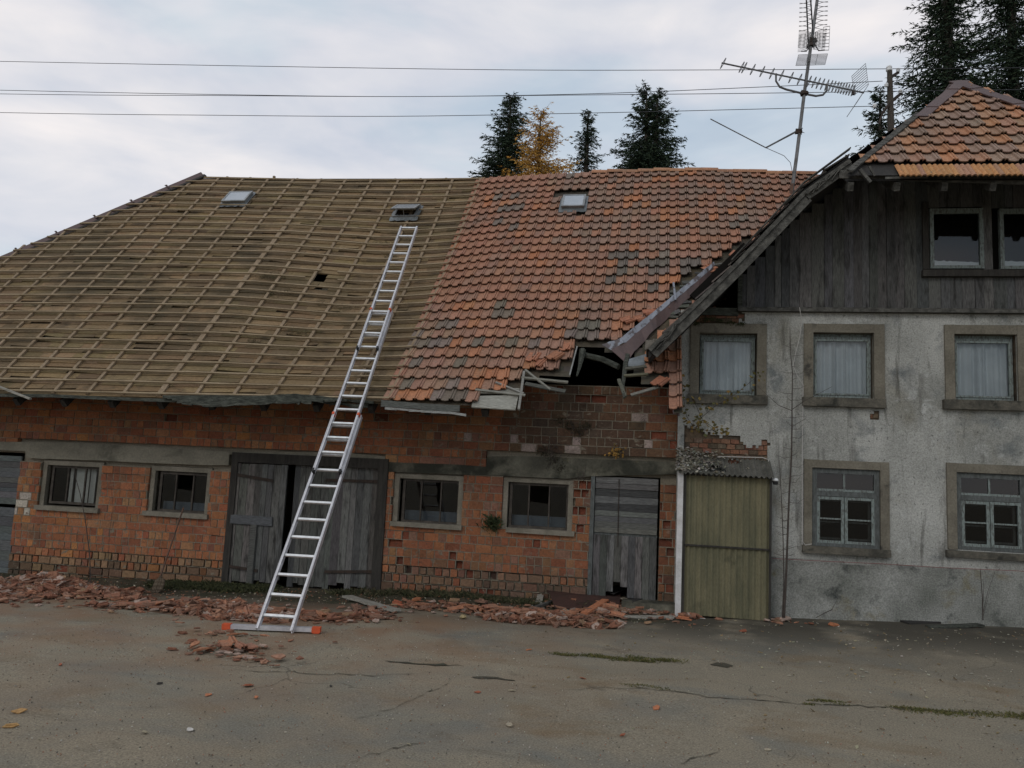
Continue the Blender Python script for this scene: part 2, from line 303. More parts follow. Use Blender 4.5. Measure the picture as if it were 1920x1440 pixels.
# asphalt yard: mottled, dusty with brick near the rubble, cracked
def asphalt():
    m = MAT('asphalt', (.285, .240, .170), (.225, .195, .143), sc=.55, rough=.95, bump=.55, bsc=110, fine=.45,
            stains=(((.175, .170, .143), .7, .50, .70, (1, 1.4, 1)), ((.21, .155, .095), .9, .54, .74, (1, 1.5, 1)), ((.12, .10, .072), 1.5, .63, .80, (1, 2.0, 1)), ((.30, .27, .20), 2.3, .62, .78, (1, 2, 1)), ((.30, .28, .23), 34, .66, .72, (1, 1, 1)), ((.07, .065, .055), 27, .66, .74, (1, 1, 1))), vor=(34, .05, (.34, .32, .27)))
    nt = m.node_tree; N = nt.nodes; L = nt.links; b = N['Principled BSDF']; src = b.inputs['Base Color'].links[0].from_socket
    tcn = N.new('ShaderNodeTexCoord'); sep = N.new('ShaderNodeSeparateXYZ'); L.new(tcn.outputs['Object'], sep.inputs[0])
    def mr(s, a, bb, c=0., d=1.):
        r = N.new('ShaderNodeMapRange'); L.new(s, r.inputs[0]); r.inputs[1].default_value = a; r.inputs[2].default_value = bb; r.inputs[3].default_value = c; r.inputs[4].default_value = d; return r.outputs[0]
    def mul(a, bb):
        r = N.new('ShaderNodeMath'); r.operation = 'MULTIPLY'; L.new(a, r.inputs[0])
        if isinstance(bb, float): r.inputs[1].default_value = bb
        else: L.new(bb, r.inputs[1])
        return r.outputs[0]
    def mix(f, a, c, mode='MIX'):
        x = N.new('ShaderNodeMix'); x.data_type = 'RGBA'; x.blend_type = mode; L.new(f, x.inputs[0]); L.new(a, x.inputs[6]); x.inputs[7].default_value = (*c, 1); return x.outputs[2]
    nn = N.new('ShaderNodeTexNoise'); nn.inputs['Scale'].default_value = 1.3; nn.inputs['Detail'].default_value = 7; L.new(tcn.outputs['Object'], nn.inputs[0])
    # brick dust lies near the wall, on the left half of the yard
    dust = mul(mul(mr(sep.outputs[1], 4.5, 9.5), mr(sep.outputs[0], .5, -3.5)), mr(nn.outputs[0], .38, .62))
    cur = mix(mul(dust, .75), src, (.22, .125, .07))
    damp = mul(mul(mr(sep.outputs[1], 9.3, 11.0), mr(sep.outputs[0], -2.0, 1.0)), mr(nn.outputs[0], .35, .5))
    cur = mix(mul(damp, .6), cur, (.085, .080, .068))
    mud = mul(mr(sep.outputs[1], 10.2, 11.6), mr(nn.outputs[0], .3, .5)); cur = mix(mul(mud, .8), cur, (.055, .048, .034))
    v = N.new('ShaderNodeTexVoronoi'); v.feature = 'DISTANCE_TO_EDGE'; v.inputs['Scale'].default_value = .5
    wv = N.new('ShaderNodeTexNoise'); wv.inputs['Scale'].default_value = 1.6; wv.inputs['Detail'].default_value = 6; L.new(tcn.outputs['Object'], wv.inputs[0])
    vm = N.new('ShaderNodeVectorMath'); vm.operation = 'MULTIPLY_ADD'; L.new(wv.outputs['Color'], vm.inputs[0]); vm.inputs[1].default_value = (.9, .9, .9); L.new(tcn.outputs['Object'], vm.inputs[2]); L.new(vm.outputs[0], v.inputs['Vector'])
    n3 = N.new('ShaderNodeTexNoise'); n3.inputs['Scale'].default_value = .35; L.new(tcn.outputs['Object'], n3.inputs[0])
    crack = mul(mr(v.outputs['Distance'], .008, .002), mr(n3.outputs[0], .56, .62))
    cur = mix(mul(crack, .55), cur, (.05, .045, .035))
    L.new(cur, b.inputs['Base Color'])
    return m
M['asphalt'] = asphalt()

def vcol(base, j, r=RND):
    k = 1+r.uniform(-j, j); return tuple(max(.003, c*k*(1+r.uniform(-j, j)*.25)) for c in base)

# ------------------------------------------------------------------ ground
mb = MB(); NX, NY = 150, 120
def gv(i, j):
    a = (i/NX)*2-1; x = math.copysign(abs(a)**2.2*400, a)+a*10-2; b = j/NY; y = -30+b*45 if b < .8 else 6+(b-.8)**1.8*9000*.5
    return x, y
xs = [-500, -200, -80, -40]+[-30+i*.25 for i in range(200)]+[25, 40, 80, 200, 500]
ys = [-500, -100, -30, -10]+[0+i*.2 for i in range(85)]+[20, 30, 60, 150, 600]
base = 0
for y in ys:
    for x in xs:
        inside = -30 <= x <= 20 and 0 <= y <= 17
        mb.v.append((x, y, gz(x, y)+(.012*nz(x, y, 0, .7)+.005*nz(x, y, 3, 2.2) if inside else 0)))
for j in range(len(ys)-1):
    for i in range(len(xs)-1):
        a = j*len(xs)+i; mb.f.append((a, a+1, a+len(xs)+1, a+len(xs))); mb.c.append((1, 1, 1)); mb.m.append(0)
tag(mb.build('ground', M['asphalt'], smooth=True), 'worn grey asphalt farmyard dusted with brick red', 'ground', kind='structure')

# ================================================================== BARN
YB = 12.6
barn = empty('brick_barn', (-4, YB, 0), 'long red brick barn with half of its roof stripped to battens', 'barn')
W = [dict(o=(74, 188, 864, 951), g=(86, 184, 872, 948), s=(63, 183, 950, 959)), dict(o=(277, 392, 875, 964), g=(290, 388, 884, 963), s=(265, 388, 961, 970)),
     dict(o=(736, 867, 889, 984), g=(749, 861, 897, 984), s=(731, 865, 981, 990)), dict(o=(941, 1074, 896, 995), g=(951, 1067, 904, 994), s=(948, 1077, 993, 1002))]
openings = [rect(*w['o'], YB) for w in W]
dl = rect(423, 722, 852, 1100, YB); D1 = (dl[0]+.03, dl[1], -.6, P(570, 856, YB).z)
d2 = rect(1107, 1236, 893, 1110, YB); D2 = (d2[0], d2[1], .12, d2[3])
d0 = rect(-110, 27, 846, 1070, YB); D0 = (d0[0], d0[1], -.7, P(15, 848, YB).z)
openings += [D1, D2, D0]
BX0, BX1, BZT = -16.6, .40, 3.50
# lintel beams are openings in the bond too
def zr(px, py): return P(px, py, YB).z
Lt = [(P(-250, 850, YB).x, P(30, 850, YB).x, zr(0, 843)-.02, zr(0, 828)), (P(30, 850, YB).x, D1[0]-.001, zr(60, 861), zr(200, 833)),
      (D1[0]-.001, P(722, 870, YB).x, D1[3], zr(560, 842)), (P(722, 870, YB).x, P(911, 870, YB).x, zr(800, 887), zr(800, 866)),
      (P(911, 870, YB).x, BX1, zr(1000, 893), zr(1080, 856))]
holes = openings+Lt
CH, BL = .140, .262
mb = MB(); mo = MB()
def spallp(x, z):
    p = .015+.05*ss(-7, -4, x)+.22*ss(-3.6, -1.2, x)*(1 if z < 2.0 else .35)
    if z-gz(x, 12.6) < .5: p += .14
    if x < -5: p *= .45
    p *= 2.6*max(0, nz(x, z, 5, 1.0)*1.5+.12)
    return min(.6, p)
nc = int(BZT/CH)+1
SX0, SZ0 = P(1085, 835, YB).x, P(1085, 835, YB).z
for c in range(-4, nc):
    z0 = c*CH; z1 = z0+CH-.012; zc = (z0+z1)/2
    cuts = sorted((h[0], h[1]) for h in holes if h[2]-.05 < zc < h[3]+.0)
    if z1 < -.02 and False: continue
    free = []; x = BX0
    for a, b in cuts:
        if a > x: free.append((x, a))
        x = max(x, b)
    if x < BX1: free.append((x, BX1))
    header = (c % 2 == 0) if RND.random() < .75 else (c % 2 == 1)
    for a, b in free:
        # bed joint
        x = a; lowdamp = z0-gz((a+b)/2, 12.6) < .42
        while x < b:
            xe = min(b, x+RND.uniform(.3, .9)); back = RND.uniform(.002, .007)+(.02 if lowdamp else 0)+(RND.uniform(0, .02) if RND.random() < .2 else 0)
            mo.box(x, xe, YB+back, YB+.10, z1, z0+CH, (1, 1, 1), skip=(), j=.0015); x = xe
        x = a-RND.uniform(0, .2)
        while x < b:
            w = (BL/2 if header else BL)
            if RND.random() < .10: w *= RND.choice((.5, .75)) if not header else 1.9
            xa, xb = max(a, x), min(b, x+w-.012); x += w
            if xb-xa < .035: continue
            q = RND.random(); left = xa < -5
            if q < .46: col = (.34, .135, .062)
            elif q < .70: col = (.30, .108, .055)
            elif q < .84: col = (.335, .165, .080)
            elif q < .94: col = (.25, .108, .065)
            else: col = (.40, .165, .060)
            if xa > -4.2: col = tuple(k*.84 for k in col) if q < .9 else (.24, .12, .08)
            col = vcol(tuple(v*.93 for v in col), .18)
            zg = zc-gz(xa, 12.6)
            if zg < .45 and RND.random() < .65: col = vcol((.27, .16, .09) if xa < -5 else (.21, .12, .075), .2)
            dmp = max(0, 1-math.hypot((xa-SX0)/1.6, (zc-SZ0)/1.15))*2.5+.9*nz(xa, zc, 2, 1.9); dmp = min(1, max(0, dmp)) if xa > -3.2 else 0
            if xa > -1.1 and zg < 1.3: dmp = max(dmp, min(1, max(0, .35+.9*nz(xa, zc, 4, 1.8))))
            if zg < .30: dmp = max(dmp, min(1, .45+.8*nz(xa, zc, 8, 1.7)))
            col = tuple(lerp(a_, b_, .78*dmp) for a_, b_ in zip(col, (.040, .038, .028)))
            dep = RND.uniform(-.003, .004)
            sp = RND.random() < spallp(xa, zc)
            # efflorescence patch, pale bricks
            ppx, ppy = proj((xa, YB, zc))
            if 830 < ppx < 1270 and 770 < ppy < 850 and RND.random() < .13: col = vcol((.32, .25, .22), .15)
            if 20 < ppx < 45 and RND.random() < .35 and 900 < ppy < 980: col = vcol((.45, .40, .33), .1)
            if sp:
                dep = RND.uniform(.02, .07); col = tuple(k*.8 for k in vcol((.21, .065, .035), .2))
                if RND.random() < .12: dep = .085; col = (.07, .04, .03)
            s_ = RND.uniform(.0, .004) if zg > .45 else RND.uniform(.004, .012)
            q8 = []
            for zz in (z0+s_, z1-s_):
                for (xx, yy) in ((xa+s_, YB+dep), (xb-s_, YB+dep), (xb-s_, YB+.11), (xa+s_, YB+.11)):
                    q8.append((xx+RND.uniform(-.004, .004), yy+RND.uniform(-.004, .004), zz+RND.uniform(-.0035, .0035)))
            if sp and dep < .06:      # broken face: slanting
                t = RND.uniform(0, .03); q8[4] = (q8[4][0], q8[4][1]+t, q8[4][2]); q8[5] = (q8[5][0], q8[5][1]+t, q8[5][2])
            mb.hexa(q8, col, skip=(4,))
            back = RND.uniform(.003, .008)+(.02 if lowdamp else 0)
            if xb < b-.01: mo.box(xb, xb+.012, YB+back, YB+.10, z0, z1, skip=(0, 1))
wall = mb.build('wall', M['brick'], barn)
holed(mo, BX0, BX1, -.7, BZT, openings, YB+.095, YB+.36)
mo.build('mortar', M['mortar'], wall)
# concrete lintels
def lintel(poly, mat, px_name='lintel', thick=.012):
    m_ = MB(); fr = [P(x, y, YB-thick) for x, y in poly]; n = len(fr)
    m_.face(fr[::-1]); 
    bk = [Vector((p.x, YB+.3, p.z)) for p in fr]
    for i in range(n): m_.face([fr[i], fr[(i+1) % n], bk[(i+1) % n], bk[i]])
    return m_.build(px_name, mat, barn)
lintel([(-260, 818), (0, 828), (140, 830), (430, 847), (640, 848), (722, 856), (722, 866), (560, 858), (430, 852), (428, 872), (395, 872.5), (277, 868), (190, 863.5), (75, 860), (50, 858), (47, 846), (0, 844), (-260, 832)], M['concrete'])
lintel([(722, 866), (800, 869), (860, 871), (911, 875), (913, 856), (980, 855), (1100, 860), (1269, 866), (1269, 889), (1110, 893), (1060, 898), (940, 892), (868, 890), (737, 885), (722, 884)], M['concrete_mossy'])

# windows of the barn
wl = ['white board standing behind its dirty panes', 'shovel leaning on its sill', 'broken middle pane', 'grass tuft on its left corner']
for i, w in enumerate(W):
    xl, xr, zb, zt = rect(*w['o'], YB); gl, gr, gb, gt = rect(*w['g'], YB)
    m_ = MB(); y0, y1 = YB+.10, YB+.14
    ring(m_, gl+.015, gr-.01, gb+.01, gt-.015, .045, y0, y1)
    for k in (1, 2):
        xx = lerp(gl, gr, k/3); m_.box(xx-.012, xx+.012, y0-.004, y1-.01, gb+.05, gt-.05)
    win = m_.build('window', M['frameold'], barn); win['label'] = 'barn window, '+wl[i]
    m_ = MB(); ring(m_, xl+.002, xr-.002, zb-.01, zt-.004, (xr-xl)*.07, YB+.045, YB+.13, wb=0); m_.build('surround', M['sill'], win)
    sl, sr, sb, st = rect(*w['s'], YB-.06); m_ = MB(); m_.box(sl, sr, YB-.06, YB+.12, sb, st, j=.004); m_.build('sill', M['sill'], win)
    m_ = MB()
    for k in range(3):
        a, b = lerp(gl, gr, k/3)+.02, lerp(gl, gr, (k+1)/3)-.02
        if i == 2 and k == 1:      # smashed pane, a shard is missing at its right
            zt2 = gt-.06; m_.face([(a, y0+.02, gb+.05), (b, y0+.02, gb+.05), (b, y0+.02, gb+.28), (b-.06, y0+.02, gb+.42), (b-.05, y0+.02, zt2-.1), (b-.1, y0+.02, zt2), (a, y0+.02, zt2)]); continue
        if i in (1, 3) and k == 1: m_.face([(a, y0+.02, gb+.05), (b, y0+.02, gb+.05), (b, y0+.02, gb+(gt-gb)*.55), (a, y0+.02, gb+(gt-gb)*.58)]); continue
        m_.face([(a, y0+.02, gb+.05), (b, y0+.02, gb+.05), (b, y0+.02, gt-.055), (a, y0+.02, gt-.055)])
    m_.build('pane', M['glass'], win)
    m_ = MB()
    if i == 0:
        a = P(124, 910, YB).x; b = P(147, 910, YB).x; m_.box(a, b+.02, y1+.10, y1+.12, gb+.03, gt-.04); m_.box(P(152, 910, YB).x, P(162, 910, YB).x, y1+.09, y1+.11, gb+.03, gt-.04); m_.box(P(113, 910, YB).x, P(119, 910, YB).x, y1+.09, y1+.11, gb+.03, gt-.04)
        m_.build('board', M['whiteboard'], win)
    else:
        m_.box(gl+.03, gr-.03, y1+.10, y1+.12, gb+.03, gb+(gt-gb)*(.28 if i > 1 else .26)); 
        if i == 1: m_.box(lerp(gl, gr, .82), gr-.06, y1+.16, y1+.18, gb+.3, gt-.04)
        m_.build('board', M['bluesheet'], win)

# doors
def planks(mb_, x0, x1, z0, z1, y, th, n, cols, ragged=.0, horiz=False):
    e = [0]
    for k in range(n): e.append(e[-1]+RND.uniform(.75, 1.3))
    e = [v/e[-1] for v in e]
    for k in range(n):
        yy = y+RND.uniform(-.008, .008); c = vcol(RND.choice(cols), .22); g = RND.uniform(.002, .007)
        if horiz: a, b = lerp(z0, z1, e[k]), lerp(z0, z1, e[k+1])-g; mb_.box(x0+RND.uniform(0, .01), x1-RND.uniform(0, .01), yy, yy+th, a, b, c, j=.003)
        else:
            a, b = lerp(x0, x1, e[k]), lerp(x0, x1, e[k+1])-g; zb_ = z0+RND.uniform(0, ragged); mb_.box(a, b, yy, yy+th, zb_, z1-RND.uniform(0, .02), c, j=.003)
gw = [(.12, .12, .115), (.15, .148, .138), (.09, .09, .085), (.175, .17, .155), (.125, .12, .11)]
def strap(x0, x1, z, y, slope=-.03):
    m_ = MB(); m_.bar((x0, y, z), (x1, y, z+slope), .012, .05, col=(1, 1, 1))
    for k in (.12, .45, .85): m_.lathe([(.0, -.014), (.014, -.012), (.016, -.004)], (lerp(x0, x1, k), y, z+slope*k), 8, ax='y')
    return m_
fz = D1[3]
m_ = MB(); m_.box(D1[0], D1[0]+.12, YB-.03, YB+.16, -.5, fz-.15); m_.box(D1[1]-.17, D1[1], YB-.03, YB+.16, -.5, fz-.15); m_.box(D1[0], D1[1], YB-.032, YB+.16, fz-.15, fz+.02)
dfr = m_.build('door_frame', M['darkwood'], barn)
lx0, lx1 = P(433, 960, YB).x, P(533, 960, YB).x; rx0, rx1 = P(545, 960, YB).x, P(703, 960, YB).x; ltop = P(490, 869, YB).z; rtop = P(620, 873, YB).z
for nm, a, b, zt_, lab, yy in (('door', lx0, lx1, ltop, 'grey plank door leaf with a nailed cross board', YB+.005), ('door', rx0, rx1, rtop, 'wide grey plank door leaf behind the ladder', YB+.06)):
    m_ = MB(); planks(m_, a, b, gz((a+b)/2, 12.6)+.03, zt_, yy, .03, 8 if a == lx0 else 12, gw, .16); dd = m_.build(nm, M['doorwood'], barn); dd['label'] = lab
    w_ = b-a
    if a == lx0:
        s1 = strap(a-.05, a+w_*.75, zt_-.20, yy-.02, -.09); m_ = MB(); m_.box(a+.02, a+w_*.80, yy-.035, yy-.008, .92, 1.08, (.12, .125, .13), j=.008); m_.box(a+w_*.42, a+w_*.53, yy-.05, yy-.01, -.14, .93, (.11, .11, .10), j=.008)
        m_.build('cross_board', M['greywood_h'], dd)
    else: s1 = strap(b+.03, b-w_*.62, zt_-.23, yy-.02, -.02)
    s1.build('strap_hinge', M['iron'], dd)
    (strap(a-.03, a+w_*.6, .20, yy-.02, -.05) if a == lx0 else strap(b+.02, b-w_*.55, .27, yy-.02, -.06)).build('strap_hinge', M['iron'], dd)
# small door at the right: horizontal boards above, upright boards below with a chewed hole
x0, x1 = D2[0]+.05, D2[1]-.03; zm = P(1170, 1003, YB).z
m_ = MB(); planks(m_, x0, x1, zm+.02, D2[3]-.02, YB+.03, .03, 9, gw, horiz=True)
sd_ = m_.build('door', M['greywood_h'], barn); sd_['label'] = 'narrow grey plank door with a gnawed hole at its foot'
m_ = MB(); n = 9; hx = P(1161, 1090, YB).x
for k in range(n):
    a, b = lerp(x0, x1, k/n), lerp(x0, x1, (k+1)/n)-.004; zb_ = .03
    c = (a+b)/2; d_ = abs(c-hx)
    if d_ < .20: zb_ = .42-d_*1.4+RND.uniform(-.03, .03)
    cc = vcol(RND.choice(gw), .2)
    m_.box(a, b, YB+.03+RND.uniform(-.006, .006), YB+.06, zb_, zm-.02, cc)
m_.build('lower_leaf', M['doorwood'], sd_)
m_ = MB(); m_.box(D2[0]-.02, D2[0]+.045, YB-.005, YB+.12, .05, D2[3]); m_.box(D2[0]+.05, D2[1]-.03, YB+.055, YB+.10, zm-.02, zm+.02); m_.build('frame', M['framegrey'], sd_)
m_ = MB(); m_.bar((hx-.05, YB+.02, D2[3]-.05), (hx-.04, YB+.02, zm-.2), .012, .01); m_.build('chain', M['iron'], sd_)
m_ = MB(); x0, x1 = D0[0], D0[1]; zm = P(10, 948, YB).z
planks(m_, x0, x1, zm+.03, D0[3]-.06, YB+.03, .03, 9, [(.13, .14, .14), (.10, .105, .105), (.15, .155, .15)], horiz=True); planks(m_, x0, x1, -.27, zm-.03, YB+.03, .03, 8, [(.13, .14, .14), (.10, .105, .105)], horiz=True)
m_.build('door', M['greywood_h'], barn)['label'] = 'grey slatted door cut off by the left edge'

# -------- roof surface
VERGE = [P(1216, 655, 11.4), P(1370, 497, 11.4), P(1505, 352, 11.4), P(1592, 288, 11.4)]
apex = Vector((P(1795, 155, 13.2).x, 13.2, P(1795, 155, 13.2).z)); CX = apex.x
ez = P(1750, 326, 11.25).z
def vz(x): return interp([(v.x, v.z) for v in VERGE]+[(apex.x, apex.z)], x)
A = rad(47.5); YE, YR = 11.25, 16.45
eave_t = [(-17, 2.90), (-10.8, 2.95), (-7.8, 2.975), (-4.75, 3.02), (-2.7, 3.03), (.5, 3.03)]
ridge_px = [(372, 334), (640, 340), (890, 337), (1000, 330), (1100, 325), (1300, 320), (1500, 327), (1600, 332)]
ridge_t = [(-17, P(372, 334, YR).z)]+[(P(x, y, YR).x, P(x, y, YR).z) for x, y in ridge_px]
NV = Vector((0, -math.sin(A), math.cos(A)))
LS = math.hypot(YR-YE, 8.7-3.0); ROWS = 28; GA = LS/ROWS
XC = P(553, 433, 14.9).x      # the fold in the stripped roof
def S(x, s, h=0):
    t = s/LS; p = Vector((x, lerp(YE, YR, t), lerp(interp(eave_t, x), interp(ridge_t, x), t)))
    hump = max(0, math.sin(math.pi*min(1, max(0, t*.96+.03))))
    d = -.19*min(1, max(0, (x-XC)/2.0))*(1-.8*ss(XC+2.2, XC+5.0, x))*hump
    d += -.05*math.exp(-((x+.8)/1.1)**2)*(1-t)
    d += .014*nz(x, s, 0, .55)+.006*nz(x, s, 7, 1.7)
    return p+NV*(d+h)
def roofhit(px, py):
    d = ray(px, py); o = Vector((0, 0, HCAM)); p0 = Vector((-4, YE, 3.02)); p = o+d*((p0-o).dot(NV)/d.dot(NV))
    return p.x, (p.y-YE)/(YR-YE)*LS
hipA = P(370, 331, YR); hipB = P(0, 487, 14.1)
def hipx(s): 
    y = lerp(YE, YR, s/LS); return lerp(hipB.x, hipA.x, (y-hipB.y)/(hipA.y-hipB.y))
XT = roofhit(806, 540)[0]      # left edge of the remaining tiles
hole_big = [(1066, 668), (1082, 652), (1120, 650), (1160, 664), (1200, 640), (1190, 690), (1172, 700), (1205, 700), (1205, 716), (1262, 716), (1262, 800), (960, 800), (972, 735), (990, 712), (1064, 704), (1078, 690)]
hole_small = [(584, 516), (614, 516), (622, 526), (606, 540), (592, 541), (584, 532)]
# sheathing boards of the stripped part
mb = MB(); bt = MB(); cbm = MB(); RX = [XT+.1-.65*k for k in range(0, 21)]
shc = [(.25, .168, .086), (.20, .136, .072), (.275, .188, .10), (.165, .112, .062), (.235, .155, .084), (.21, .15, .072)]
for r in range(ROWS):
    for half in range(2):
        s0 = r*GA+half*GA/2-.012; s1 = s0+GA/2+.012; hx0 = hipx(s0+.05)
        x = hx0
        while x < XT+.15:
            xe = min(XT+.15, x+RND.choice((.65, .65, 1.3, .4))); n = max(1, int((xe-x)/.22))
            lift = RND.uniform(.006, .018); sl = RND.uniform(-.010, .012) if RND.random() < .35 else 0; sl2 = RND.uniform(-.010, .012) if RND.random() < .35 else 0
            if RND.random() < .14: sl += RND.uniform(.02, .06)
            if RND.random() < .10: sl2 += RND.uniform(.02, .05)
            c = vcol(RND.choice(shc), .14)
            for k in range(n):
                a, b = lerp(x, xe, k/n), lerp(x, xe, (k+1)/n); sa, sb = lerp(s0+sl, s0+sl2, k/n), lerp(s0+sl, s0+sl2, (k+1)/n)
                cpx = proj(S((a+b)/2, (s0+s1)/2))
                if inpoly(*cpx, hole_small): continue
                l2 = lift+.006*nz(a, s0, 2, 3)
                q = [S(a, sa, l2), S(b, sb, l2), S(b, s1, -.006), S(a, s1, -.006)]
                mb.face(q, c); mb.face([S(a, sa, -.014), S(b, sb, -.014), q[1], q[0]], tuple(v*.8 for v in c))
            x = xe
    # batten
    bt = MB(); s0 = r*GA+.01; hx0 = hipx(s0)+.05; x = hx0; pr = None
    while x < XT+.2:
        xe = min(XT+.2, x+.325); jj = .007*nz(x, r*3.3, 1, 1.1)+.006*nz(x, r*7.7, 4, .4); j2 = .007*nz(xe, r*3.3, 1, 1.1)+.006*nz(xe, r*7.7, 4, .4)
        cpx = proj(S((x+xe)/2, s0))
        if not (585 < cpx[0] < 628 and 512 < cpx[1] < 532):
            q = [S(x, s0+jj, .044), S(xe, s0+j2, .044), S(xe, s0+j2+.034, .044), S(x, s0+jj+.034, .044), S(x, s0+jj, .068), S(xe, s0+j2, .068), S(xe, s0+j2+.034, .068), S(x, s0+jj+.034, .068)]
            bt.hexa(q, (1, 1, 1))
        x = xe
    bt.build('roof_batten', M['batten'], barn)
for k, x in enumerate(RX):
    cbm = MB()
    for r in range(ROWS):
        s0, s1 = r*GA+.0, (r+1)*GA
        if x < hipx((s0+s1)/2): continue
        w = .027 if abs(x-XC) > .35 else .048; o_ = .01*nz(k, r, 0, 1.3)
        q = [S(x-w+o_, s0, .004), S(x+w+o_, s0, .004), S(x+w+o_, s1, .004), S(x-w+o_, s1, .004), S(x-w+o_, s0, .042), S(x+w+o_, s0, .042), S(x+w+o_, s1, .042), S(x-w+o_, s1, .042)]
        cbm.hexa(q)
    cbm.build('counter_batten', M['cbatten'], barn)
mb.build('roof_boards', M['sheath'], barn)
# closed dark underside of the whole front slope, cut out at the holes
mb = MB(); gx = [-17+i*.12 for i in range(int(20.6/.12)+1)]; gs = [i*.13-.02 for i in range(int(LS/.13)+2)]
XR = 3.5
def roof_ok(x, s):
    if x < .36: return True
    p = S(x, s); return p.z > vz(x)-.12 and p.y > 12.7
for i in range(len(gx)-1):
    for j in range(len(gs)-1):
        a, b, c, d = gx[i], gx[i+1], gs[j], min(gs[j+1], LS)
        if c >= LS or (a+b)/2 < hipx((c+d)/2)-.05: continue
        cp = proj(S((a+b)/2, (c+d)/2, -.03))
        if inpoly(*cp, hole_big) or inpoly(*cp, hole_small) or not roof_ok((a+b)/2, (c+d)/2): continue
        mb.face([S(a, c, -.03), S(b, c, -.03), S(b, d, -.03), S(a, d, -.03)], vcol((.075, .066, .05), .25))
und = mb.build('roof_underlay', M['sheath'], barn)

# tiles
def tile_cols(x, s):
    q = .5+.75*nz(x, s, 3, .8)+RND.gauss(0, .20); q = min(.999, abs(q))
    if q < .50: c = (.335, .165, .102)
    elif q < .74: c = (.295, .162, .11)
    elif q < .84: c = (.385, .17, .085)
    elif q < .93: c = (.29, .175, .115)
    elif q < .97: c = (.40, .165, .08)
    else: c = (.20, .155, .125)
    return c
prof = [(0, .000), (.08, -.006), (.34, -.009), (.57, -.006), (.615, .022), (.67, .027), (.745, .024), (.785, -.002), (.825, .022), (.88, .027), (.955, .020), (1.0, -.006)]
def add_tile(mb_, fn, x, s, w, ln, col, lift=.060, tail=.012, rot=0, th=.017, dz=0):
    # fn(x,s,h) is the surface; the lower edge sits on the tile below
    cx, cs = x+w/2, s+ln/2; cr, sr = math.cos(rot), math.sin(rot)
    def F(u, v, h):
        du, dv = (u-cx), (v-cs); return fn(cx+du*cr-dv*sr, cs+du*sr+dv*cr, h+dz)
    base = len(mb_.v); n = len(prof)
    for (u, h) in prof:
        sc_ = .010*math.sin(math.pi*min(1, u/.58)) if u < .58 else -.004
        mb_.v.append(tuple(F(x+u*w, s-sc_, h+lift)))
    for (u, h) in prof: mb_.v.append(tuple(F(x+u*w, s+ln, h*.8+tail)))
    for (u, h) in prof:
        sc_ = .010*math.sin(math.pi*min(1, u/.58)) if u < .58 else -.004
        mb_.v.append(tuple(F(x+u*w, s-sc_, h+lift-th)))
    for k in range(n-1):
        mb_.f.append((base+k, base+k+1, base+n+k+1, base+n+k)); mb_.c.append(col); mb_.m.append(0)
        mb_.f.append((base+2*n+k, base+2*n+k+1, base+k+1, base+k)); mb_.c.append(tuple(v*.8 for v in col)); mb_.m.append(0)
    mb_.f.append((base+n-1, base+3*n-1, base+2*n-1)); mb_.c.append(col); mb_.m.append(0)
    mb_.f.append((base, base+n, base+2*n)); mb_.c.append(col); mb_.m.append(0)
miss = [[(890, 790), (889, 748), (946, 732), (946, 712), (978, 707), (985, 690), (1048, 690), (1062, 672), (1066, 652), (1094, 640), (1155, 646), (1185, 622), (1300, 530), (1280, 600), (1212, 650), (1206, 708), (1230, 712), (1262, 712), (1262, 800)],
        [(1252, 570), (1250, 542), (1288, 522), (1296, 505), (1330, 500), (1332, 490), (1380, 452), (1420, 440), (1380, 500), (1330, 540), (1262, 600)],
        [(1043, 362), (1108, 362), (1102, 400), (1043, 400)]]
mb = MB(); TW = .187
nt_ = int((XR-XT)/TW)+1
for r in range(ROWS):
    s = r*GA+.0
    for k in range(nt_):
        x = XT+k*TW
        p = proj(S(x+TW*.45, s+GA*.35, .03))
        if any(inpoly(*p, m__) for m__ in miss) or not roof_ok(x+TW*.5, s+.1): continue
        c = tile_cols(x, s)
        if 1130 < p[0] < 1340 and 480 < p[1] < 545 and RND.random() < .38: c = (.15, .125, .10)
        if 1080 < p[0] < 1250 and 590 < p[1] < 680 and RND.random() < .3: c = (.15, .13, .10)
        if p[0] < 960 and 560 < p[1] < 760 and RND.random() < .10: c = (.17, .135, .10)
        if p[0] > 1040 and p[1] < 480 and RND.random() < .45: c = (.26, .165, .12)
        near = any(inpoly(p[0]+12, p[1]+10, m__) or inpoly(p[0], p[1]+22, m__) for m__ in miss[:2])
        rot = RND.gauss(0, .014)+(RND.gauss(0, .07) if near else 0)+(RND.gauss(0, .05) if RND.random() < .03 else 0)
        add_tile(mb, S, x, s+RND.gauss(0, .004)-(.02 if near and RND.random() < .5 else 0), TW+.004, GA+.035, vcol(c, .10), rot=rot, dz=RND.gauss(0, .003))
mb.build('roof_tiles', M['tile'], barn)
# slipped tiles round the collapse
mb = MB()
for (px, py, rot, dz) in ((1042, 672, .5, .05), (1010, 683, .35, .02), (1000, 672, .2, .02), (1238, 722, .55, .06), (1205, 598, 1.0, .03), (1180, 600, .9, .03), (1330, 505, -.7, .03), (1222, 590, 1.2, .05), (1062, 650, .15, .01), (1380, 478, .4, .05)):
    mb = MB(); x, s = roofhit(px, py); add_tile(mb, S, x-TW/2, s-.12, TW, .27, vcol((.36, .15, .085), .12), rot=-rot, dz=dz); mb.build('slipped_tile', M['tile'], barn)
